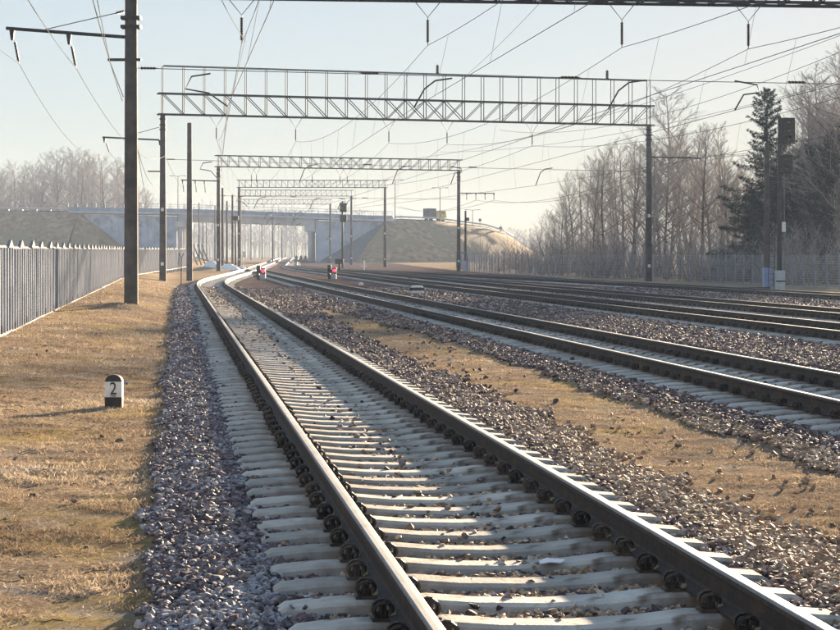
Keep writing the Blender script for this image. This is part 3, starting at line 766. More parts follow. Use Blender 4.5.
for ti, sup in SUP.items():
    root = empty('overhead_line', tuple(sup[1][1]), 0, 'overhead catenary wires running above the ' + lab5[ti], 'overhead wires', 'overhead catenary wires')
    mm = MB(); mc = MB()
    for a, b in zip(sup[:-1], sup[1:]):
        L = (b[0] - a[0]).length; sag = .85 * (L / 64) ** 2 + .15; far = 1 + max(0, (a[0].y - 50)) / 260
        pts = sagline(a[0], b[0], sag, 20); mm.tube(pts, .0105 * far, 4, False)
        cp = sagline(a[1], b[1], .03, 8); mc.tube(cp, .0095 * far, 4, False)
        nd = int(L / 8.5)
        for k in range(nd):
            f = (k + .5) / nd; top = a[0].lerp(b[0], f) - Vector((0, 0, sag * 4 * f * (1 - f))); bot = a[1].lerp(b[1], f)
            if top.y < 4: continue
            if top.y < 190: world_child(MB().tube([top, bot], .0052 * far, 3, False).build('dropper', M['wire'], root), root)
    world_child(mm.build('messenger_wire', M['wire'], root), root); world_child(mc.build('contact_wire', M['wire'], root), root)
# hangers, insulators, steady arms on each portal
for ti, sup in SUP.items():
    for (mp, cp, pi) in sup[1:]:
        if pi is None: continue
        t, A, B, ax, zb, _ = PORT[pi]
        base = Vector((mp.x, mp.y, zb)); th = 1 + pi * .25
        if pi < 3:
            v = Vector((mp.x, mp.y, zb - (.55 if pi == 0 else .7)))
            m = MB(); m.tube([base - ax * .45, v, base + ax * .45], .014 * th, 4, False); world_child(m.build('hanger', M['wire'], t), t)
            m = MB(); insulator(m, v, mp, .055 * (1 if pi == 0 else .9), 8, 9); world_child(m.build('insulator_string', M['insul'], t), t)
        # steady arm: from the cross span wire down to the contact wire
        zf = {0: 7.32, 1: 7.75}.get(pi, 7.7)
        s = 1 if ti != 3 else -1
        a = cp + ax * (.55 * s) * (-1 if ti == 0 else 1); a.z = zf
        e = cp + ax * (1.0 if ti != 0 else -1.35); e.z = zf - .4
        if ti == 0:
            pts = [cp + ax * -.55 + Vector((0, 0, zf - cp.z + .08)), cp + ax * -1.15 + Vector((0, 0, zf - cp.z - .02)), cp + ax * -1.35 + Vector((0, 0, zf - cp.z - .42)), cp + ax * -.6 + Vector((0, 0, zf - cp.z - .55)), cp]
        elif ti == 3:
            pts = [cp + ax * .0 + Vector((0, 0, zf - cp.z)), cp + ax * .75 + Vector((0, 0, zf - cp.z - .12)), cp + ax * .85 + Vector((0, 0, zf - cp.z - .38)), cp + ax * .3 + Vector((0, 0, zf - cp.z - .45)), cp]
        else:
            pts = [cp + ax * 1.25 + Vector((0, 0, zf - cp.z)), cp + ax * .7 + Vector((0, 0, zf - cp.z - .08)), cp + ax * .35 + Vector((0, 0, zf - cp.z - .35)), cp]
        world_child(MB().tube(pts, .028 * (1 + .2 * pi), 5).build('steady_arm', M['dark_steel'], t), t)
# cross-span steady wires with their section insulators
def span_wire(pi, z0, z1, insul, ext=0):
    t, A, B, ax, zb, _ = PORT[pi]
    a = Vector((A.x, A.y, z0)) + ax * .2; b = Vector((B.x, B.y, z1)) - ax * .2
    world_child(MB().tube(sagline(a, b, .05, 10), .012 * (1 + .25 * pi), 4, False).build('steady_wire', M['wire'], t), t)
    m = MB()
    for f in insul: p = a.lerp(b, f); insulator(m, p - ax * .35, p + ax * .35, .045, 7, 5)
    insulator(m, a + ax * .05, a + ax * .65, .05, 7, 5)
    world_child(m.build('section_insulator', M['insul'], t), t)
span_wire(0, 7.55, 7.2, (.245, .46, .71)); span_wire(1, 7.95, 7.6, (.4, .62)); span_wire(2, 7.8, 7.7, (.3, .6)); span_wire(3, 7.9, 7.8, (.5,))
# post insulators on the walkway frame
for f in (.545, .985 * .82 + .1):
    t, A, B, ax, zb, _ = PORT[1]; p = A.lerp(B, f) + Vector((0, 0, zb + 3.23)); m = MB(); insulator(m, p, p + Vector((0, 0, .75)), .13, 8, 4)
    world_child(m.build('post_insulator', M['insul'], t), t)

# cross arms, feeder wires on the left poles
def cross_arm(root, base, tip, hangs, hang_len, r=.05, tilt=.12, n=8):
    world_child(MB().tube([base, tip], r, 4).build('cross_arm', M['dark_steel'], root), root); outp = []
    for f in hangs:
        p = Vector(base).lerp(Vector(tip), f); q = p + Vector((tilt, 0, -hang_len))
        k = p + (q - p) * .33
        m = MB(); m.lathe([(.10, 0), (.05, -.30 * hang_len), (.03, -.34 * hang_len)], 6, Matrix.Translation(p)); world_child(m.build('hanger_bracket', M['dark_steel'], root), root)
        m = MB(); insulator(m, k, q, .05, n, 7); world_child(m.build('insulator_string', M['insul'], root), root); outp.append(q)
    return outp
tA = PORT[0][0]; tB = PORT[1][0]; tC = PORT[2][0]
A0 = PORT[0][1]; hA = cross_arm(tA, (A0.x - .2, 57, PZ(37, 57)), (PX(4, 57), 57.3, PZ(27, 57)), (.95, .47), 1.12, .055, .22)
world_child(MB().tube([(PX(125, 57), 57, PZ(11, 57)), (PX(45, 57), 57.1, PZ(29, 57))], .014, 4).build('stay_rod', M['wire'], tA), tA)
m = MB(); insulator(m, (PX(125, 57), 57, PZ(11, 57)), (PX(115, 57), 57, PZ(13.5, 57)), .06, 7, 4); world_child(m.build('stay_insulator', M['insul'], tA), tA)
for zz in (PZ(18, 57), PZ(27, 57)):
    world_child(MB().box(A0.x - .31, A0.x + .31, 56.8, 57.2, zz - .05, zz + .05).build('clamp', M['dark_steel'], tA), tA)
world_child(MB().box(PX(108, 57), A0.x + .32, 56.93, 57.07, PZ(61, 57), PZ(58.5, 57)).build('bracket_arm', M['dark_steel'], tA), tA)
hB = cross_arm(tB, (PB[0] - .2, 118, PZ(140, 118)), (PX(102, 118), 118.2, PZ(137, 118)), (.97, .0), 1.05, .055, .35)
hC = cross_arm(tC, (-21.1, 185, PZ(181, 185)), (PX(181, 185), 185, PZ(180, 185)), (.95, .6, .35), 1.3, .06, .1)
world_child(MB().tube([(PB[0] - .2, 118, PZ(127, 118)), (PX(138, 118), 118, PZ(133, 118))], .02, 4).build('stay_rod', M['wire'], tB), tB)
world_child(MB().box(PX(148, 118), PB[0], 117.9, 118.1, PZ(172, 118), PZ(170.8, 118)).build('bracket_arm', M['dark_steel'], tB), tB)
def wire(pts_list, label, group='feeder wires on the left poles', r=.011):
    m = MB()
    for a, b, s in pts_list:
        far = 1 + max(0, Vector(a).y - 50) / 200; m.tube(sagline(a, b, s, 20), r * far, 4, False)
    o = m.build('feeder_wire', M['wire']); tag(o, label, 'wire', group)
wire([((hA[0].x + 7.9, -5, 8.6), hA[0], .9), (hA[0], hB[0], 1.3), (hB[0], hC[0], 1.0)], 'feeder wire hung from the outer end of the nearest pole crossarm')
wire([((hA[1].x + 8.2, -5, 9.0), hA[1], .9), (hA[1], hB[1], 1.2), (hB[1], hC[1], 1.0)], 'feeder wire hung from the middle of the nearest pole crossarm')
wire([((A0.x + 8.0, -5, 11.0), (A0.x - .28, 57, PZ(101, 57)), 1.0)], 'slack wire dropping to the side bracket of the nearest tall pole')
wire([((A0.x + 8.3, -5, 10.4), (PX(110, 57), 57, PZ(62, 57)), .2), ((PX(110, 57), 57, PZ(62, 57)), (A0.x - .25, 57, PZ(97, 57)), .0), ((A0.x + .2, 57, PZ(148, 57)), (PB[0] - .2, 118, PZ(172, 118)), 1.0)], 'thin wire passing the short bracket of the nearest tall pole')
wire([((A0.x + .2, 57, PZ(146, 57)), (PX(148, 118), 118, PZ(200, 118)), .4)], 'thin stay wire sloping down beyond the nearest tall pole')
# right side feeder wires
hR = cross_arm(tC, (4.4, 193.5, PZ(193, 193)), (PX(495, 193), 194, PZ(193, 193)), (.98, .72, .45, .18), .75, .05, 0)
PR = PORT[1][2]
world_child(MB().tube([(PR.x + .1, 128, PZ(157, 128)), (PX(702, 128), 128.4, PZ(158, 128))], .045, 4).build('cross_arm', M['dark_steel'], tB), tB)
for k, (xx, zz) in enumerate(((PR.x + 3.3, 8.8), (PR.x + 1.9, 8.7))):
    wire([((27 + k, 59, 9.3 - .4 * k), (xx, 128.3, zz), 1.2), ((xx, 128.3, zz), hR[k * 2], 1.4), (hR[k * 2], (-4.0 + k, 250, 8.6), 1.0)], ('upper' if k == 0 else 'lower') + ' feeder wire strung along the right side poles in front of the wood', 'feeder wires along the right side')
# a few diagonal link wires seen above the portals
wire([((-4.2, 24, 8.65), (PX(246, 57), 57, 8.38), .4)], 'auxiliary wire climbing from the nearest portal above the first track', 'auxiliary wires above the tracks')
for k, (a, b, s, lb) in enumerate((
    ((4.9, 20, 8.4), (PX(461, 90), 90, PZ(80, 90)), .3, 'long diagonal wire crossing from the top beam down above the second track'),
    ((15.5, 58, 9.4), (PX(400, 128), 128, PZ(160, 128)), .8, 'long diagonal wire sweeping from the right corner above the third track'),
    ((20.5, 72, 9.6), (PX(440, 150), 150, PZ(152, 150)), 1.0, 'second long diagonal wire sweeping down from the right corner'),
    ((PX(840, 60), 60, PZ(52, 60)), (PX(500, 125), 125, PZ(130, 125)), 1.1, 'long diagonal wire in front of the spruce and walkway portal'))):
    wire([(a, b, s)], lb, 'auxiliary wires above the tracks', .009)

# ------------------------------------------------------------------ single poles
def spole(px, Y, top_py, r, label, group, mat='pole', extra=None, zb=None, r1=None):
    X = PX(px, Y); z = float(ground_z(X, Y, False)); return mast_pole('concrete_pole', X, Y, PZ(top_py, Y) - z, r, r1 or r * .72, label, 'pole', group, mat)
spole(189.5, 131, 123, .23, 'lone concrete pole without any beam, right of the walkway portal left leg', None)
G = 'slender poles standing along the line near the bridge'
for px, Y, tp, r, lb in ((222.5, 232, 188, .19, 'slim pole just right of the second portal left leg'), (227, 270, 201, .17, 'short slim pole third in the row left of the third portal'),
                     (232.5, 255, 195, .19, 'slim pole with small bracket just left of the third portal leg'),
                     (199, 330, 203, .15, 'thin pole in front of the bridge beside the left pier'), (215, 340, 206, .15, 'thin pole in front of the bridge deck left of the second portal leg'),
                     (272.5, 345, 214, .16, 'thin pole standing before the middle of the bridge deck')):
    spole(px, Y, tp, r, lb, G, 'pole_dark')
for px, Y, tp, lb in ((203, 430, 219, 'leftmost thin pole visible beneath the bridge'), (206.5, 460, 221, 'second thin pole visible beneath the bridge from the left'),
                  (251, 440, 222, 'thin pole beneath the bridge left of the middle pole'), (262, 470, 223, 'thin pole seen under the bridge at its middle'), (282, 430, 227, 'short thin pole beneath the bridge near the right pier')):
    spole(px, Y, tp, .17, lb, 'thin poles beyond the bridge opening', 'pole_dark')
t = spole(465.5, 198, 211, .15, 'short dark pole with pale blue foot just right of the second portal right leg', None, 'pole_dark')
bevel(MB().box(-.26, .26, -.28, .22, -.2, 1.15).build('foot_cabinet', M['blue_box'], t), .03); MB().box(.1, .42, -.12, .12, 5.6, 5.95).build('lamp_head', M['dark_steel'], t)
# thin stick with cross top
Y = 112; X = PX(181, Y); z = float(ground_z(X, Y, False)); t = empty('marker_stick', (X, Y, z), 0, 'thin dark stake with forked top between the two left poles', 'stake')
MB().tube([(0, 0, -.3), (.03, 0, 1.75)], .035, 5).build('stake', M['pole_dark'], t); MB().tube([(-.12, 0, 2.0), (.03, 0, 1.72), (.17, 0, 1.98)], .03, 4).build('fork', M['dark_steel'], t)
# round sign on white post
Y = 205; X = PX(243, Y); z = float(ground_z(X, Y, False)); t = empty('line_sign', (X, Y, z), 0, 'small square line sign on a white post beside the snow heaps', 'sign')
MB().tube([(0, 0, -.2), (0, 0, 2.2)], .05, 6).build('post', M['white'], t); bevel(MB().box(-.05, .33, -.03, .03, 1.5, 2.1).build('board', M['blue_box'], t), .02); MB().box(.03, .25, -.045, -.032, 1.62, 1.98).build('white_panel', M['white'], t)
Y = 180; X = PX(364, Y); z = float(ground_z(X, Y, False)); t = empty('white_marker', (X, Y, z), 0, 'small white cross shaped marker beyond the third track', 'marker')
MB().box(-.05, .05, -.05, .05, -.1, 1.25).build('post', M['white'], t); MB().box(-.3, .3, -.07, -.052, .55, .68).build('cross_board', M['white'], t)
# three stub bollards by the right pier
Y = 372; X = PX(300, Y) + .2; z = float(ground_z(X, Y, False)); t = empty('barrier_block', (X, Y, z), 0, 'dark block with three stubs at the foot of the right bridge pier', 'barrier')
MB().box(-1.4, 1.4, -.4, .4, -.2, .5).build('plinth', M['dark_steel'], t)
for k in (-1, 0, 1): MB().lathe([(.28, .5), (.24, 1.2), (.12, 1.4)], 8).build('stub', M['dark_steel'], t, False, (k * .95, 0, 0))

# ------------------------------------------------------------------ mast signals
def mast_signal(px, Y, top, heads, label, base_py=None, small=False):
    X = PX(px, Y); z = float(ground_z(X, Y, False)); H = PZ(top, Y) - z
    t = empty('mast_signal', (X, Y, z), 0, label, 'signal')
    MB().lathe([(.13, -.3), (.13, H * .5), (.09, H)], 10).build('mast', M['dark_steel'], t, True)
    for (y0, y1, dx, lenses, lit) in heads:
        z1 = PZ(y0, Y) - z; z0 = PZ(y1, Y) - z; w = .40 if not small else .42; hh = z1 - z0
        bevel(MB().box(dx - w, dx + w, -.34, -.14, z0, z1).build('background_plate', M['black'], t), .06, 3)
        bevel(MB().box(dx - w * .7, dx + w * .7, -.14, .16, z0 + .1, z1 - .1).build('housing', M['black'], t), .03)
        for k in range(lenses):
            zc = z0 + hh * (k + .5) / lenses; Mx = Matrix.Translation((dx, -.33, zc)) @ Matrix.Rotation(rad(90), 4, 'X')
            h = MB(); rr = min(.13, hh / lenses * .4)
            h.tube([Mx @ Vector((rr * 1.15 * math.cos(a), rr * 1.15 * math.sin(a), .12)) for a in [math.pi * q / 8 for q in range(9)]], .03, 4); h.box(dx - rr * 1.2, dx + rr * 1.2, -.58, -.33, zc + rr * .95, zc + rr * 1.15)
            h.build('hood', M['black'], t)
            MB().lathe([(rr, .0), (rr * .95, .03), (rr * .4, .05)], 12, Mx).build('lens', M['red_light'] if lit == k else M['glass'], t)
    if not small:
        m = MB()
        for s in (-1, 1): m.tube([(-.45 + s * .17, .1, 0), (-.30 + s * .15, .1, H * .72)], .018, 4)
        m.build('ladder_rail', M['steel'], t)
        for k in range(int(H * .72 / .33)):
            f = k * .33 / (H * .72); x = -.45 + .15 * f
            MB().tube([(x - .17, .1, .2 + k * .33), (x + .17, .1, .2 + k * .33)], .012, 4, False).build('rung', M['steel'], t)
        bevel(MB().box(-.26, .26, -.32, .2, -.1, 1.05).build('cabinet', M['grey_box'], t), .03)
        MB().box(-.27, .27, -.33, -.31, .42, .50).build('cabinet_band', M['dark_steel'], t)
        MB().tube([(.26, -.1, 0), (.24, -.1, H * .68)], .028, 5).build('cable_pipe', M['fence_cap'], t)
        bevel(MB().box(.10, .30, -.26, -.1, 3.2, 3.75).build('number_plate', M['white'], t), .01)
    return t
mast_signal(779.5, 99, 116, [(118, 144, .42, 3, -1), (155, 173.5, .30, 2, -1)], 'tall black mast signal with two heads and ladder in front of the spruce')
mast_signal(342.5, 214, 201, [(203, 212, .12, 2, -1), (215, 222, .12, 2, -1)], 'distant black mast signal with two heads before the bridge wall', small=True)
mast_signal(235.5, 225, 216, [(216, 220.5, .0, 1, -1)], 'distant single headed mast signal between the slim poles', small=True)
mast_signal(339.5, 178, 259, [(259, 264, .0, 1, -1)], 'short black one lamp signal standing just before the third track', small=True)
# second pole beside the right mast
X = PX(767, 100); t = mast_pole('concrete_pole', X, 100, 8.2, .19, .13, 'slim concrete pole with pale blue foot left of the tall mast signal', 'pole')
bevel(MB().box(-.22, .22, -.26, .2, -.2, 1.2).build('foot_cabinet', M['blue_box'], t), .03)
X = PX(752, 96); z = float(ground_z(X, 96, False)); tag(bevel(MB().box(-1.0, 1.0, -.25, .25, -.1, .16, tx=.95, ty=.8).build('cable_trough', M['dark_steel'], None, False, (X, 96, z)), .03), 'low dark cable trough lying at the foot of the tall mast signal', 'cable trough')

# ------------------------------------------------------------------ left fence
def poly_points(pts, step):
    out = []; carry = 0
    for (x0, y0), (x1, y1) in zip(pts[:-1], pts[1:]):
        L = math.hypot(x1 - x0, y1 - y0); s = carry
        while s < L: out.append((x0 + (x1 - x0) * s / L, y0 + (y1 - y0) * s / L)); s += step
        carry = s - L
    return out
FL = [(-4.0, 1), (-6.2, 17), (-9.0, 38), (-18.9, 112), (-20.9, 132), (-25.4, 196)]
def left_fence():
    pts = poly_points(FL, 3.0); z0 = lambda x, y: float(-.30 + .0035 * y)
    t = empty('sheet_fence', (pts[0][0], pts[0][1], -.3), 0, 'long grey ribbed sheet metal fence with pale top trim along the left verge', 'fence')
    # unit panel: runs along +y 3 m long; ribs project to +x
    m = MB(); xs = []; n = 5; per = 3.0 / n; H = 1.86
    for i in range(n):
        b = i * per; xs += [(b, 0), (b + per * .52, 0), (b + per * .60, .19), (b + per * .72, .19)]
    xs.append((3.0, 0))
    vs = []; 
    for y, x in xs: vs += [(x, y, .06), (x, y, H)]
    for y, x in xs: vs += [(x - .012, y, .06), (x - .012, y, H)]
    k = len(xs) * 2; fs = []
    for i in range(len(xs) - 1): a = 2 * i; fs += [(a, a + 2, a + 3, a + 1), (a + k, a + 1 + k, a + 3 + k, a + 2 + k), (a + 1, a + 3, a + 3 + k, a + 1 + k)]
    m.add(vs, fs); PM = m.mesh('fence_panel', M['fence'])
    tm = MB(); tm.tube([(.045, 0, H + .012), (.045, 3.0, H + .012)], .042, 4); TM = tm.mesh('top_rail', M['fence_cap'])
    bm_ = MB(); bm_.box(.02, .13, 0, 3.0, -.02, .05); BM = bm_.mesh('bottom_rail', M['fence_cap'])
    pm = MB(); pm.box(-.06, .10, -.05, .05, -.3, H + .02); QM = pm.mesh('fence_post', M['fence'])
    cm = MB(); vs = [(.12, -.55, H + .03), (.12, .55, H + .03), (.12, .05, H + .20), (.12, -.05, H + .20)]; vs += [(.05, y, z) for x, y, z in vs]
    cm.add(vs, [(0, 1, 2, 3), (7, 6, 5, 4), (0, 4, 5, 1), (1, 5, 6, 2), (2, 6, 7, 3), (3, 7, 4, 0)]); CM = cm.mesh('post_cap', M['fence_cap'])
    for i in range(len(pts) - 1):
        (x0, y0), (x1, y1) = pts[i], pts[i + 1]; rz = math.atan2(-(x1 - x0), y1 - y0); z = z0(x0, y0); s = (z0(x1, y1) - z) / 3
        loc = Vector((x0, y0, z + R.uniform(-.015, .015))) - t.location; rot = (math.atan(s), R.uniform(-.012, .012), rz)
        link('fence_panel', PM, t, loc, rot); link('top_rail', TM, t, loc, rot); link('bottom_rail', BM, t, loc, rot)
        link('fence_post', QM, t, loc, rot); link('post_cap', CM, t, loc, rot)
left_fence()
# short turned piece of fence at its far end
t = empty('fence_end_barrier', (-25.0, 200, .5), 0, 'leaning grey struts closing the far end of the left fence', 'barrier')
for k in range(4): MB().tube([(k * .45, 0, 0), (-.9 + k * .45, 0, 2.3)], .07, 4).build('strut', M['fence_cap'], t)
MB().tube([(-.2, -.1, .9), (1.5, -.1, .4)], .06, 4).build('cross_rail', M['fence_cap'], t)

# snow heaps
def heap(px, Y, w, h, label):
    X = PX(px, Y); z = float(ground_z(X, Y, False)); m = MB(); n = 18; rings = 6; vs = [(0, 0, h)]; fs = []
    for r in range(1, rings + 1):
        for k in range(n):
            a = 2 * math.pi * k / n; f = r / rings; rr = f * (1 + R.uniform(-.08, .08)); vs.append((w * rr * math.cos(a), w * .7 * rr * math.sin(a), h * (1 - f ** 2.2) * (1 + R.uniform(-.2, .12)) - (.1 if r == rings else 0)))
    for k in range(n): fs.append((0, 1 + k, 1 + (k + 1) % n))
    for r in range(rings - 1):
        for k in range(n): a = 1 + r * n + k; b = 1 + r * n + (k + 1) % n; fs.append((a, a + n, b + n, b))
    m.add(vs, fs); o = m.build('snow_heap', M['snow'], None, True, (X, Y, z - .1)); tag(o, label, 'snow heap', 'old snow heaps at the junction')
heap(211, 200, 1.0, .85, 'old snow heap left of the second portal leg'); heap(229, 208, 1.5, .8, 'larger old snow heap right of the second portal leg'); heap(241, 228, .9, .4, 'small flat snow heap next to the white sign post')

# ------------------------------------------------------------------ right fence of posts with wire mesh
FR = [(33.5, 40), (27.0, 80), (22.9, 98), (19.7, 125), (10.4, 155), (7.3, 168), (5.2, 190), (4.9, 240)]
def right_fence():
    t = empty('post_fence', (22.9, 98, -.3), 0, 'dark post and wire fence with slanted pale tips before the wood on the right', 'fence')
    pts = poly_points(FR, 1.95); gzf = lambda x, y: float(ground_z(x, y, False))
    H = 1.95; pm = MB(); pm.box(-.045, .045, -.045, .045, -.25, H); PMs = pm.mesh('fence_post', M['fence'])
    am = MB(); am.tube([(0, 0, H - .02), (-.30, -.05, H + .20)], .028, 4); AM = am.mesh('slanted_tip', M['fence_cap'])
    n = 0; wm = MB(); prev = None; stuff = MB()
    for i, (x, y) in enumerate(pts):
        z = gzf(x, y)
        if n < 290:
            o = link('fence_post', PMs, t, Vector((x, y, z)) - t.location, (0, R.uniform(-.02, .02), R.uniform(-.1, .1))); n += 1
            if i % 2 == 0: link('slanted_tip', AM, o, (0, 0, 0), (0, 0, 0))
    for (x0, y0), (x1, y1) in zip(pts[:-1], pts[1:]):
        for k in range(13):
            zz = .12 + k * .145; wm.tube([(x0, y0, gzf(x0, y0) + zz), (x1, y1, gzf(x1, y1) + zz)], .006, 3, False)
    for (x0, y0), (x1, y1) in zip(pts[:-1], pts[1:]):
        for k in range(1, 14):
            f = k / 14; x = x0 + (x1 - x0) * f; y = y0 + (y1 - y0) * f; z = gzf(x0, y0); wm.tube([(x, y, z + .08), (x, y, z + 1.86)], .0035, 3, False)
    o = wm.build('wire_mesh', M['road_rail'], t); world_child(o, t); o['kind'] = 'stuff'
right_fence()

# ------------------------------------------------------------------ road embankment and bridge
BY = 385.0
def road_dy(x): return 1.2 * max(0.0, x + 7.0)
def top_z(X):
    if X <= -7: return float(np.interp(X, [-400, -120, -75, -50, -20, -7], [12.6, 12.4, 12.0, 11.6, 10.6, 10.03]))
    Y = BY + 1 + road_dy(X); px = 420 + F * X / Y
    return PZ(float(np.interp(px, [383, 388, 400, 436, 457, 486, 505, 522, 540], [221, 221, 219.6, 221, 223.6, 227.5, 233.5, 245, 256])), Y) + .9
def road_pt(px, back=0.0):
    best = min((abs(420 + F * x / (BY + 1 + road_dy(x)) - px), x) for x in np.linspace(-60, 45, 2101))[1]
    n = Vector((-.768, .640, 0)) if best > -7 else Vector((0, 1, 0))
    p = Vector((best, BY + 1 + road_dy(best), 0)) + n * back; return p.x, p.y, top_z(best)
def right_bank():
    m = MB(); sec = []; nv = Vector((.768, -.640, 0)); K = 1.75
    for x in np.linspace(-7, 33, 44):
        zt = max(.4, top_z(x) - .9); e = Vector((x, BY + .5 + road_dy(x), 0)); row = []
        for d, z in [(zt * K * k / 7, zt * (1 - k / 7) + .1) for k in range(7, 0, -1)] + [(0, zt), (-13, zt), (-13 - zt * (.2 + 1.4 * float(sstep(-2, 16, x))), .1)]:
            nn = (float(fbm(np.array(x * .3 + d * .1), np.array(d * .35 + x * .1), 3)) - .5) * (1.0 if 0 < d < zt * K else .05)
            p = e + nv * (d + nn * .5); row.append((p.x, p.y, z + nn * .5))
        sec.append(row)
    n = len(sec[0])
    for r in sec: m.v += r
    for i in range(len(sec) - 1):
        for k in range(n - 1): a = i * n + k; m.f.append((a, a + n, a + n + 1, a + 1))
    tag(m.build('embankment', M['bank'], None, True), 'dry grassed road embankment on the right falling away from the bridge', kind='structure')
right_bank()
def bank(name, x0, x1, end, label):
    # prism with 1:1.6 slopes; rounded quarter cones at the abutment end
    vs = []; fs = []; sec = []
    xs = list(np.linspace(x0, x1, 40)); 
    prof = lambda zt: [(-6.5 - (zt) * 1.55, .2), (-6.5 - zt * .8, zt * .52), (-6.5, zt), (6.5, zt), (6.5 + zt * 1.5, .2)]
    for x in xs:
        zt = top_z(x) - .9
        row = []
        for k, (dy, z) in enumerate(prof(zt)):
            for s in ([0] if k == 4 else [0, .25, .5, .75]):
                if k < 4: dy2, z2 = prof(zt)[k + 1]; yy = dy + (dy2 - dy) * s; z3 = z + (z2 - z) * s
                else: yy, z3 = dy, z
                nn = (float(fbm(np.array(x * .13), np.array(yy * .2 + 3), 3)) - .5) * (1.1 if z3 < zt - .2 and z3 > .4 else .1)
                row.append((x, BY + 7 + yy + road_dy(x), z3 + nn))
        sec.append(row)
    n = len(sec[0]); m = MB()
    for r in sec: vs += r
    for i in range(len(sec) - 1):
        for k in range(n - 1): a = i * n + k; fs.append((a, a + n, a + n + 1, a + 1))
    m.add(vs, fs)
    o = m.build(name, M['bank'], None, True); tag(o, label, kind='structure')
bank('embankment', -420, -74, 1, 'brown grassed road embankment on the left carrying the road to the bridge')
def cone(cx, zt, a0, a1, label, mat, R0=1.55):
    m = MB(); vs = []; n = 16; rr = 8; fs = []
    for i in range(rr + 1):
        f = i / rr
        for k in range(n + 1):
            a = a0 + (a1 - a0) * k / n; r = f * (zt) * R0 + .3; nn = (float(fbm(np.array(a * 6), np.array(f * 4), 3)) - .5) * .6 * (0 < f < 1)
            vs.append((cx + r * math.cos(a), BY + .5 + r * math.sin(a), zt * (1 - f) + .2 * f + nn))
    for i in range(rr):
        for k in range(n): a = i * (n + 1) + k; fs.append((a, a + n + 1, a + n + 2, a + 1))
    m.add(vs, fs); o = m.build('cone_slope', mat, None, True); tag(o, label, kind='structure')
cone(-74, top_z(-74) - .9, -math.pi / 2, 0.05, 'rounded end slope of the left embankment, grassed', M['bank'], 1.25)
cone(-7, top_z(-7) - .9, -math.pi - .05, -2.0, 'cone slope of the right embankment, painted dark as its shaded side', M['cone_shade'], 1.6)
cone(-7, top_z(-7) - .9, -2.0, -.69, 'grassed rounded shoulder between the cone side painted dark as shade and the right embankment', M['bank'], 1.75)

def bridge():
    t = empty('road_bridge', (-38, BY, .4), 0, 'pale concrete road bridge with blue parapet crossing over the tracks', 'bridge')
    W = lambda o: world_child(o, t)
    # facing walls with recessed-joint panels
    for (xa, xb, nm) in ((-84, -52.6, 'abutment_wall'), (-22.6, -5.0, 'abutment_wall')):
        m = MB(); m.add([(xa, BY + .3, -.5), (xb, BY + .3, -.5), (xb, BY + .3, top_z(xb) - 1.5), (xa, BY + .3, top_z(xa) - 1.5), (xa, BY + 13, -.5), (xb, BY + 13, -.5), (xb, BY + 13, top_z(xb) - 1.5), (xa, BY + 13, top_z(xa) - 1.5)],
                        [(0, 1, 2, 3), (1, 5, 6, 2), (4, 0, 3, 7), (3, 2, 6, 7), (5, 4, 7, 6)])
        w = W(m.build(nm, M['panel'], t))
        pm = MB(); nx = int((xb - xa) / 1.55)
        for i in range(nx):
            x = xa + i * (xb - xa) / nx; zt = min(top_z(x), top_z(x + 1.5)) - 1.55; z = .1 - (.75 if i % 2 else 0)
            while z < zt - .05:
                z1 = min(z + 1.5, zt); d = R.uniform(.0, .05)
                if z1 - max(z, -.3) > .2: pm.box(x + .05, x + (xb - xa) / nx - .05, BY + .12 - d, BY + .33, max(z, -.3) + .05, z1 - .04)
                z += 1.55
        W(pm.build('facing_panel', M['panel'], t))['kind'] = 'stuff'
    # deck
    def strip(name, z_off0, z_off1, y0, y1, mat, xa=-76, xb=-6, n=14):
        m = MB()
        for i in range(n):
            a = xa + (xb - xa) * i / n; b = xa + (xb - xa) * (i + 1) / n; za, zb_ = top_z(a), top_z(b)
            m.add([(a, y0, za + z_off0), (b, y0, zb_ + z_off0), (b, y0, zb_ + z_off1), (a, y0, za + z_off1), (a, y1, za + z_off0), (b, y1, zb_ + z_off0), (b, y1, zb_ + z_off1), (a, y1, za + z_off1)],
                  [(0, 1, 2, 3), (4, 7, 6, 5), (3, 2, 6, 7), (0, 4, 5, 1)] + ([(0, 3, 7, 4)] if i == 0 else []) + ([(1, 5, 6, 2)] if i == n - 1 else []))
        return W(m.build(name, mat, t))
    strip('deck_slab', -1.15, -.72, BY - .6, BY + 13.6, M['deck'])
    strip('parapet', -.70, .10, BY - .55, BY - .3, M['deck_blue'])
    strip('parapet', -.70, .10, BY + 13.3, BY + 13.55, M['deck_blue'])
    for k in range(6): strip('girder', -2.55, -1.16, BY + .1 + k * 2.4, BY + .75 + k * 2.4, M['deck'], -52.4, -22.8, 6)
    for xc in (-52.0, -24.0):
        z1 = top_z(xc) - 2.6
        W(MB().box(xc - 1.0, xc + 1.3, BY - .5, BY + 13, z1 - 1.3, z1).build('pier_cap', M['deck'], t))
        for yy in (BY + .2, BY + 4.2, BY + 8.2, BY + 12): W(MB().lathe([(.48, 0), (.48, z1 - 1.3)], 12, Matrix.Translation((xc + .2, yy, 0))).build('pier_column', M['deck'], t, True))
    for i in range(0, 36):
        x = -76 + i * 2.0; z = top_z(x); W(MB().box(x - .05, x + .05, BY - .5, BY - .38, z + .1, z + 1.05).build('railing_post', M['deck_blue'], t))
    strip('handrail', 1.0, 1.08, BY - .5, BY - .38, M['deck_blue']); strip('handrail', .55, .60, BY - .48, BY - .40, M['deck_blue'])
bridge()
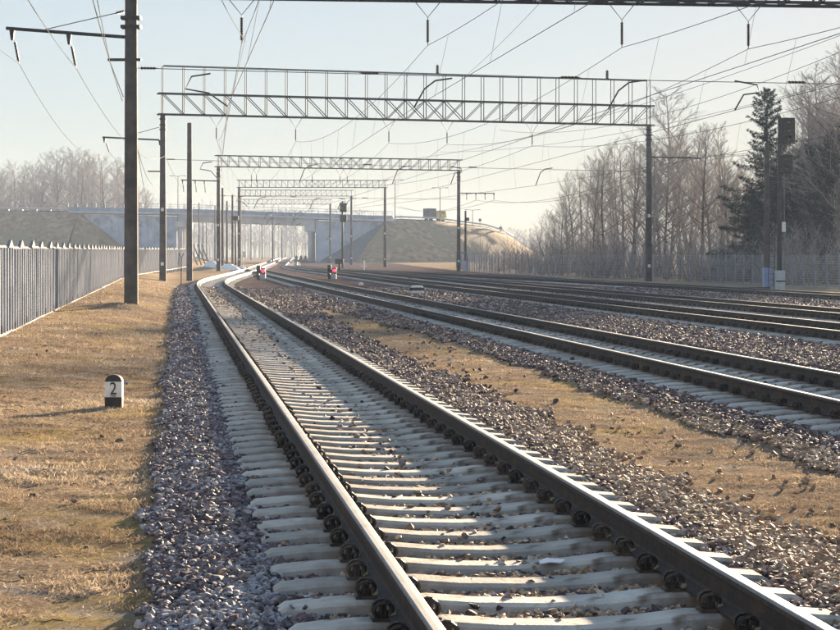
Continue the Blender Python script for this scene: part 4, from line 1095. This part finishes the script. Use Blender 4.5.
def guard(x0, x1, label):
    m = MB(); t = empty('guard_rail', (x0, BY, top_z(x0) - .9), 0, label, 'guard rail', 'guard rails along the road')
    xs = np.linspace(x0, x1, 24)
    for a, b in zip(xs[:-1], xs[1:]): m.tube([(a, BY + .8 + road_dy(a), top_z(a) - .25), (b, BY + .8 + road_dy(b), top_z(b) - .25)], .17, 4, False)
    world_child(m.build('beam', M['road_rail'], t), t)
    n = int(abs(x1 - x0) / 3)
    for i in range(n): x = x0 + (x1 - x0) * i / n; world_child(MB().box(x - .07, x + .07, BY + .85 + road_dy(x), BY + 1 + road_dy(x), top_z(x) - 1.1, top_z(x) - .3).build('guard_post', M['road_rail'], t), t)
guard(-150, -77, 'pale steel guard rail along the road on the left embankment'); guard(-5.5, 22, 'pale steel guard rail along the road on the right embankment')
# road surface
m = MB(); xs = list(np.linspace(-420, -7.2, 60)) + list(np.linspace(-6.8, 30, 20)); vs = []
for x in xs:
    nx, ny = ((0, 1) if x < -7 else (-.768, .640)); vs += [(x + nx * .4, BY + .8 + road_dy(x) + ny * .4, top_z(x) - .70), (x + nx * 12, BY + .8 + road_dy(x) + ny * 12, top_z(x) - .70)]
m.add(vs, [(2 * i, 2 * i + 2, 2 * i + 3, 2 * i + 1) for i in range(len(xs) - 1)]); tag(m.build('road', M['asphalt']), 'asphalt road over the embankments and bridge', kind='structure')
# street lamps, signs, lorry on the road
for px, tp, lb in ((395, 180, 'double armed street lamp on the bridge end above the dark cone slope'), (440, 188, 'double armed street lamp standing behind the parked lorry'), (472.5, 210, 'short double armed street lamp beyond the short dark pole'), (178, 176, 'tall thin street lamp on the bridge left of the lone concrete pole')):
    X, Y, z = road_pt(px, 0); Y += 7 if X < -7 else .4; X = PX(px, Y); z -= .9; H = PZ(tp, Y) - z
    t = empty('street_lamp', (X, Y, z), 0, lb, 'street lamp', 'street lamps along the road')
    MB().tube([(0, 0, 0), (0, 0, H)], [.11, .07], 6).build('lamp_post', M['steel'], t)
    for s in (-1, 1): MB().tube([(0, 0, H - .1), (s * .7, 0, H + .1), (s * 1.3, 0, H + .05)], .05, 5).build('arm', M['steel'], t); MB().box(s * 1.5 - .3, s * 1.5 + .3, -.12, .12, H - .02, H + .12).build('lamp_head', M['steel'], t)
for px, py, lb in ((427, 213, 'round road sign seen from behind, left of the grey lorry box'), (480, 220, 'round road sign on the slope right of the short dark pole'), (500.5, 228, 'lowest round road sign far down the right embankment')):
    X, Y, z = road_pt(px, 0); Y -= .2; z -= 1.0; H = PZ(py, Y) - z
    t = empty('round_road_sign', (X, Y, z), 0, lb, 'road sign', 'round road signs on the right embankment')
    MB().tube([(0, 0, 0), (0, 0, H)], .05, 5).build('post', M['steel'], t); MB().lathe([(.36, 0), (.36, .03)], 16, Matrix.Translation((0, -.06, H)) @ Matrix.Rotation(rad(90), 4, 'X')).build('disc', M['dark_steel'], t)
def lorry():
    X, Y, z = road_pt(448, 4); z -= .69
    t = empty('lorry', (X, Y, z), 0, 'small lorry with grey box and yellow bed on top of the right embankment', 'lorry')
    t.rotation_euler.z = .55
    bevel(MB().box(-2.3, -.1, -1.1, 1.1, .9, 3.0).build('box_body', M['steel'], t), .06)
    MB().box(0, 2.6, -1.1, 1.1, .9, 1.7).build('bed', M['yellow'], t); bevel(MB().box(1.0, 2.6, -1.05, 1.05, 1.7, 2.5, tx=.85).build('cab', M['yellow'], t), .1)
    MB().box(1.3, 2.2, -1.07, -1.04, 1.85, 2.3).build('side_window', M['glass'], t)
    for x in (-1.5, 1.7):
        for s in (-1, 1): MB().lathe([(.45, -.15), (.48, 0), (.45, .15)], 14, Matrix.Translation((x, s * .95, .48)) @ Matrix.Rotation(rad(90), 4, 'X')).build('wheel', M['tyre'], t)
lorry()

# ------------------------------------------------------------------ trees
def rvec(r): return Vector((r.gauss(0, 1), r.gauss(0, 1), r.gauss(0, 1))).normalized()
def bare_tree(seed, H, spread=.30, limbs=26, first=.22, up=.75, birch=False, nb=10, nt=8):
    r = random.Random(seed); wood = MB(); tw = MB()
    pts = []; p = Vector((0, 0, 0)); d = Vector((r.uniform(-.05, .05), r.uniform(-.05, .05), 1)); n = 9
    for i in range(n + 1): pts.append(p.copy()); d = (d + Vector((r.uniform(-.07, .07), r.uniform(-.07, .07), .03))).normalized(); p = p + d * (H / n)
    tr = .011 * H; rs = [tr * (1 - i / n) ** .8 + .012 for i in range(n + 1)]; wood.tube(pts, rs, 6, False)
    def at(f): f *= n; i = min(int(f), n - 1); return pts[i].lerp(pts[i + 1], f - i)
    for k in range(limbs):
        f = first + (1 - first) * ((k + r.random()) / limbs) ** .85; f = min(f, .985); o = at(f); a = k * 2.4 + r.uniform(-.5, .5)
        Ln = H * spread * (1.08 - f) ** .65 * r.uniform(.7, 1.25); el = up * r.uniform(.6, 1.3)
        dd = Vector((math.cos(a) * math.cos(el), math.sin(a) * math.cos(el), math.sin(el))); lp = [o]; q = o.copy()
        for s in range(4):
            dd = (dd + rvec(r) * .13 + Vector((0, 0, .10 if not birch else .04))).normalized(); q = q + dd * (Ln / 4); lp.append(q.copy())
        lr = max(.012, tr * (1 - f) * .55 + .006); wood.tube(lp, [lr, lr * .8, lr * .6, lr * .4, .006], 4, False)
        for j in range(nb):
            g = .15 + .85 * (j + r.random()) / nb; i = min(int(g * 4), 3); o2 = lp[i].lerp(lp[i + 1], g * 4 - i)
            d2 = ((lp[i + 1] - lp[i]).normalized() + rvec(r) * .75 + Vector((0, 0, .25))).normalized(); L2 = Ln * r.uniform(.25, .5) * (1.25 - g * .5)
            d2b = (d2 + rvec(r) * .25 + Vector((0, 0, .12 if not birch else -.15))).normalized(); m1 = o2 + d2 * L2 * .5; e1 = m1 + d2b * L2 * .5
            tw.tube([o2, m1, e1], [.011, .008, .005], 3, False)
            for t_ in range(nt):
                h = r.random(); o3 = o2.lerp(m1, h * 2) if h < .5 else m1.lerp(e1, h * 2 - 1)
                d3 = (d2 + rvec(r) * .8 + Vector((0, 0, .1 if not birch else -.35))).normalized(); e = o3 + d3 * L2 * r.uniform(.3, .7)
                dr = d3.cross(Vector((r.random(), r.random(), r.random()))).normalized() * .0055
                n0 = len(tw.v); tw.v += [tuple(o3 - dr), tuple(o3 + dr), tuple(e)]; tw.f.append((n0, n0 + 1, n0 + 2))
                dr2 = d3.cross(dr).normalized() * .0055; tw.v += [tuple(o3 - dr2), tuple(o3 + dr2), tuple(e)]; tw.f.append((n0 + 3, n0 + 4, n0 + 5))
    return wood.mesh('trunk', M['birch' if birch else 'bark']), tw.mesh('crown', M['twig_pale' if birch else 'twig'])
def spruce(seed, H, wide=.2, rows=26):
    r = random.Random(seed); w = MB(); nd = MB(); w.tube([(0, 0, 0), (.05, 0, H * .5), (0, 0, H)], [.014 * H, .009 * H, .01], 6, False)
    for k in range(rows * 6):
        f = .06 + .93 * ((k + r.random()) / (rows * 6)) ** .95; z = H * f
        if r.random() < .12: continue
        a = k * 2.39996 + r.uniform(-.4, .4); Ln = H * wide * (1.03 - f) ** .85 * r.uniform(.4, 1.25) + .15
        dx, dy = math.cos(a), math.sin(a); P = [Vector((0, 0, z))]; segs = 6; dr = r.uniform(.7, 1.1)
        for s in range(1, segs + 1):
            g = s / segs; P.append(Vector((dx * Ln * g, dy * Ln * g, z + Ln * (.22 * f * g - .62 * dr * g * g * (1.1 - f) + .30 * g ** 4))))
        w.tube(P, [.013 * (1 - .8 * i / segs) for i in range(segs + 1)], 3, False)
        nn = int(60 + 260 * Ln / (H * wide))
        for q in range(nn):
            g = r.random() ** .7; i = min(int(g * segs), segs - 1); o = P[i].lerp(P[i + 1], g * segs - i) + rvec(r) * r.uniform(0, .10 + .09 * Ln * (1.2 - g)) - Vector((0, 0, r.uniform(0, .12 * Ln * (1.2 - g)))); side = r.choice((-1, 1))
            l = (.13 + .12 * Ln * (1.15 - g) * .5) * r.uniform(.6, 1.3); d = Vector((dx * .8 - dy * side * r.uniform(.2, 1), dy * .8 + dx * side * r.uniform(.2, 1), -r.uniform(.1, 1.6))).normalized()
            e = o + d * l * 1.15; u = d.cross(rvec(r)).normalized() * .026 * r.uniform(.6, 1.4); n0 = len(nd.v)
            nd.v += [tuple(o), tuple(o.lerp(e, .5) + u), tuple(e), tuple(o.lerp(e, .5) - u)]; nd.f.append((n0, n0 + 1, n0 + 2, n0 + 3))
    return w.mesh('trunk', M['bark']), nd.mesh('crown', M['needle'])
VAR = [bare_tree(s, 14, sp, l, fi, up, bi) for s, sp, l, fi, up, bi in ((1, .36, 30, .18, .75, False), (2, .30, 34, .10, .9, False), (3, .42, 28, .25, .6, False), (4, .34, 34, .2, .8, False), (5, .36, 34, .18, .7, True), (6, .30, 34, .12, .95, True))]
def put_tree(v, X, Y, H, label, group, cat='tree', name='bare_tree', base=14.0, sx=1.0, z=None):
    z = float(ground_z(X, Y, False)) if z is None else z
    t = empty(name, (X, Y, z - .05), R.uniform(0, 6.28), label, cat, group); s = H / base; t.scale = (s * sx, s * sx, s)
    link('trunk', v[0], t); link('crown', v[1], t); return t
def topy(px): return float(np.interp(px, [535, 545, 560, 575, 590, 615, 640, 665, 690, 715, 735, 760, 790, 815, 840, 870], [225, 205, 180, 165, 152, 140, 138, 135, 125, 140, 158, 165, 135, 95, 62, 50]))
def fence_x(Y): return float(np.interp(Y, [f[1] for f in FR], [f[0] for f in FR]))
GR = 'bare trees of the wood behind the right fence'
for i in range(66):
    px = 540 + (875 - 540) * ((i * .618) % 1.0); Y = R.uniform(158, 235) if px < 640 else R.uniform(140, 215)
    if px > 790: Y = R.uniform(120, 180)
    X = PX(px, Y); tp = topy(px) + abs(R.gauss(0, 1)) * 16; H = PZ(tp, Y) + .2
    if X < fence_x(Y) + 2: X = fence_x(Y) + 2 + R.random()
    put_tree(VAR[i % 6 if i % 3 else i % 4], X, Y, max(4, H), 'leafless tree with fine twigs in the wood behind the post fence', GR, sx=R.uniform(.9, 1.25))
put_tree(VAR[4], PX(691, 168), 168, PZ(88, 168), 'tallest pale birch rising above the wood right of the walkway portal', None, name='birch_tree', cat='birch', sx=1.3)
put_tree(VAR[5], PX(722, 172), 172, PZ(128, 172), 'slim pale birch between the tallest birch and the spruce', None, name='birch_tree', cat='birch', sx=1.1)
put_tree(VAR[2], PX(838, 116), 116, PZ(52, 116), 'big spreading leafless tree at the right edge of the view', None, name='bare_tree', sx=1.35)
put_tree(VAR[0], PX(868, 122), 122, PZ(40, 122), 'leafless tree partly cut off beyond the right edge of the view', None, name='bare_tree', sx=1.3)
put_tree(VAR[3], PX(815, 135), 135, PZ(98, 135), 'leafless tree between the mast signal and the big edge tree', None, name='bare_tree', sx=1.3)
SPV = [spruce(21, 14, .29, 30), spruce(22, 12, .31, 26)]
put_tree(SPV[0], PX(767, 128), 128, PZ(82, 128), 'tall dark spruce with a pointed top behind the mast signal', None, name='spruce_tree', cat='spruce', base=14, sx=1.05)
GS = 'dark spruces right of the mast signal'
for px, Y, tp, lb, sx in ((812, 127, 138, 'dense dark spruce just right of the mast signal', 1.25), (836, 121, 118, 'dense dark spruce at the right edge below the bare tree', 1.3), (790, 140, 160, 'lower dark spruce directly behind the mast signal', 1.3), (751, 134, 185, 'lower dark spruce left of the tall pointed spruce', 1.25), (773, 142, 168, 'shadowy spruce between the concrete pole and the mast signal', 1.4), (803, 150, 140, 'broad dark spruce set back behind the dense one', 1.5), (826, 138, 112, 'tall dark spruce between the dense one and the edge one', 1.35), (862, 124, 140, 'dark spruce cut off by the right edge', 1.2)):
    put_tree(SPV[1], PX(px, Y), Y, PZ(tp, Y), lb, GS, name='spruce_tree', cat='spruce', base=12, sx=sx)
# undergrowth shrubs
def shrub(seed):
    r = random.Random(seed); m = MB(); mt = MB()
    for k in range(22):
        a = r.uniform(0, 6.28); l = r.uniform(1.6, 3.2); d = Vector((math.cos(a) * r.uniform(.1, .5), math.sin(a) * r.uniform(.1, .5), 1)).normalized(); o = Vector((r.uniform(-.8, .8), r.uniform(-.8, .8), 0)); mid = o + d * l * .5; e = mid + (d + rvec(r) * .3).normalized() * l * .5
        m.tube([o, mid, e], [.018, .012, .005], 3, False)
        for j in range(26):
            h = r.random(); o3 = o.lerp(mid, h * 2) if h < .5 else mid.lerp(e, h * 2 - 1); d3 = (d + rvec(r) * .8).normalized(); e3 = o3 + d3 * r.uniform(.3, .9); dr = d3.cross(rvec(r)).normalized() * .007
            n0 = len(mt.v); mt.v += [tuple(o3 - dr), tuple(o3 + dr), tuple(e3)]; mt.f.append((n0, n0 + 1, n0 + 2))
    return m.mesh('stems', M['bark']), mt.mesh('twigs', M['twig'])
SHV = [shrub(s) for s in (31, 32, 33)]
for i in range(100):
    Y = R.uniform(104, 225); X = fence_x(Y) + R.uniform(1.2, 9) + (Y > 150) * R.uniform(0, 8); v = SHV[i % 3]; z = float(ground_z(X, Y, False))
    t = empty('bare_shrub', (X, Y, z), R.uniform(0, 6), 'low leafless shrub in the undergrowth behind the post fence', 'shrub', 'undergrowth shrubs behind the right fence'); s = R.uniform(.7, 1.5); t.scale = (s * 1.2, s * 1.2, s)
    link('stems', v[0], t); link('twigs', v[1], t)
# trees beyond the left embankment and the bridge
GL = 'bare trees beyond the left road embankment'
for i in range(46):
    px = -20 + 175 * ((i * .618) % 1.0); Y = R.uniform(425, 500); X = PX(px, Y)
    tp = float(np.interp(px, [-20, 0, 15, 28, 45, 60, 100, 120, 150], [165, 168, 162, 178, 158, 150, 158, 162, 196])) + abs(R.gauss(0, 1)) * 9
    put_tree(VAR[(i * 5) % 6], X, Y, PZ(tp, Y), 'tall leafless tree beyond the left road embankment', GL, sx=R.uniform(1.0, 1.4), z=.4)
# far wood as one mass
def far_wood():
    m = MB(); r = random.Random(5)
    for i in range(1400):
        Y = r.uniform(640, 900); px = r.uniform(-60, 900); X = PX(px, Y); H = (PZ(float(np.interp(px, [0, 120, 170, 290, 320, 345, 400, 430, 560, 900], [190, 194, 199, 203, 197, 205, 214, 228, 225, 190])), Y)) * r.uniform(.55, 1.05)
        lean = r.uniform(-.04, .04) * H; m.tube([(X, Y, 0), (X + lean, Y, H)], [.12, .03], 3, False)
        for k in range(14):
            f = r.uniform(.2, .95); a = r.uniform(0, 6.28); l = H * .2 * (1.1 - f) + .8; z = H * f; x = X + lean * f; d = Vector((math.cos(a), math.sin(a) * .6, r.uniform(.5, 1.5))).normalized(); e = Vector((x, Y, z)) + d * l; n0 = len(m.v)
            m.v += [(x - .05, Y, z), (x + .05, Y, z), tuple(e + Vector((r.uniform(-.3, .3), 0, 0))), tuple(e)]; m.f.append((n0, n0 + 1, n0 + 2, n0 + 3))
    tag(m.build('far_wood', M['twig']), 'hazy far wood beyond the bridge and embankments', kind='stuff')
far_wood()

# ------------------------------------------------------------------ haze
hm = bpy.data.materials.new('haze_air'); hm.use_nodes = True; nt = hm.node_tree; nt.nodes.clear()
out = nt.nodes.new('ShaderNodeOutputMaterial'); pv = nt.nodes.new('ShaderNodeVolumePrincipled'); pv.inputs['Density'].default_value = .00042; pv.inputs['Color'].default_value = (.52, .66, .92, 1); pv.inputs['Anisotropy'].default_value = 0.0
nt.links.new(pv.outputs[0], out.inputs['Volume'])
hz = MB().box(-1200, 1200, -60, 1320, -3, 34).build('haze', hm); tag(hz, 'thin winter haze over the whole railway', kind='stuff')
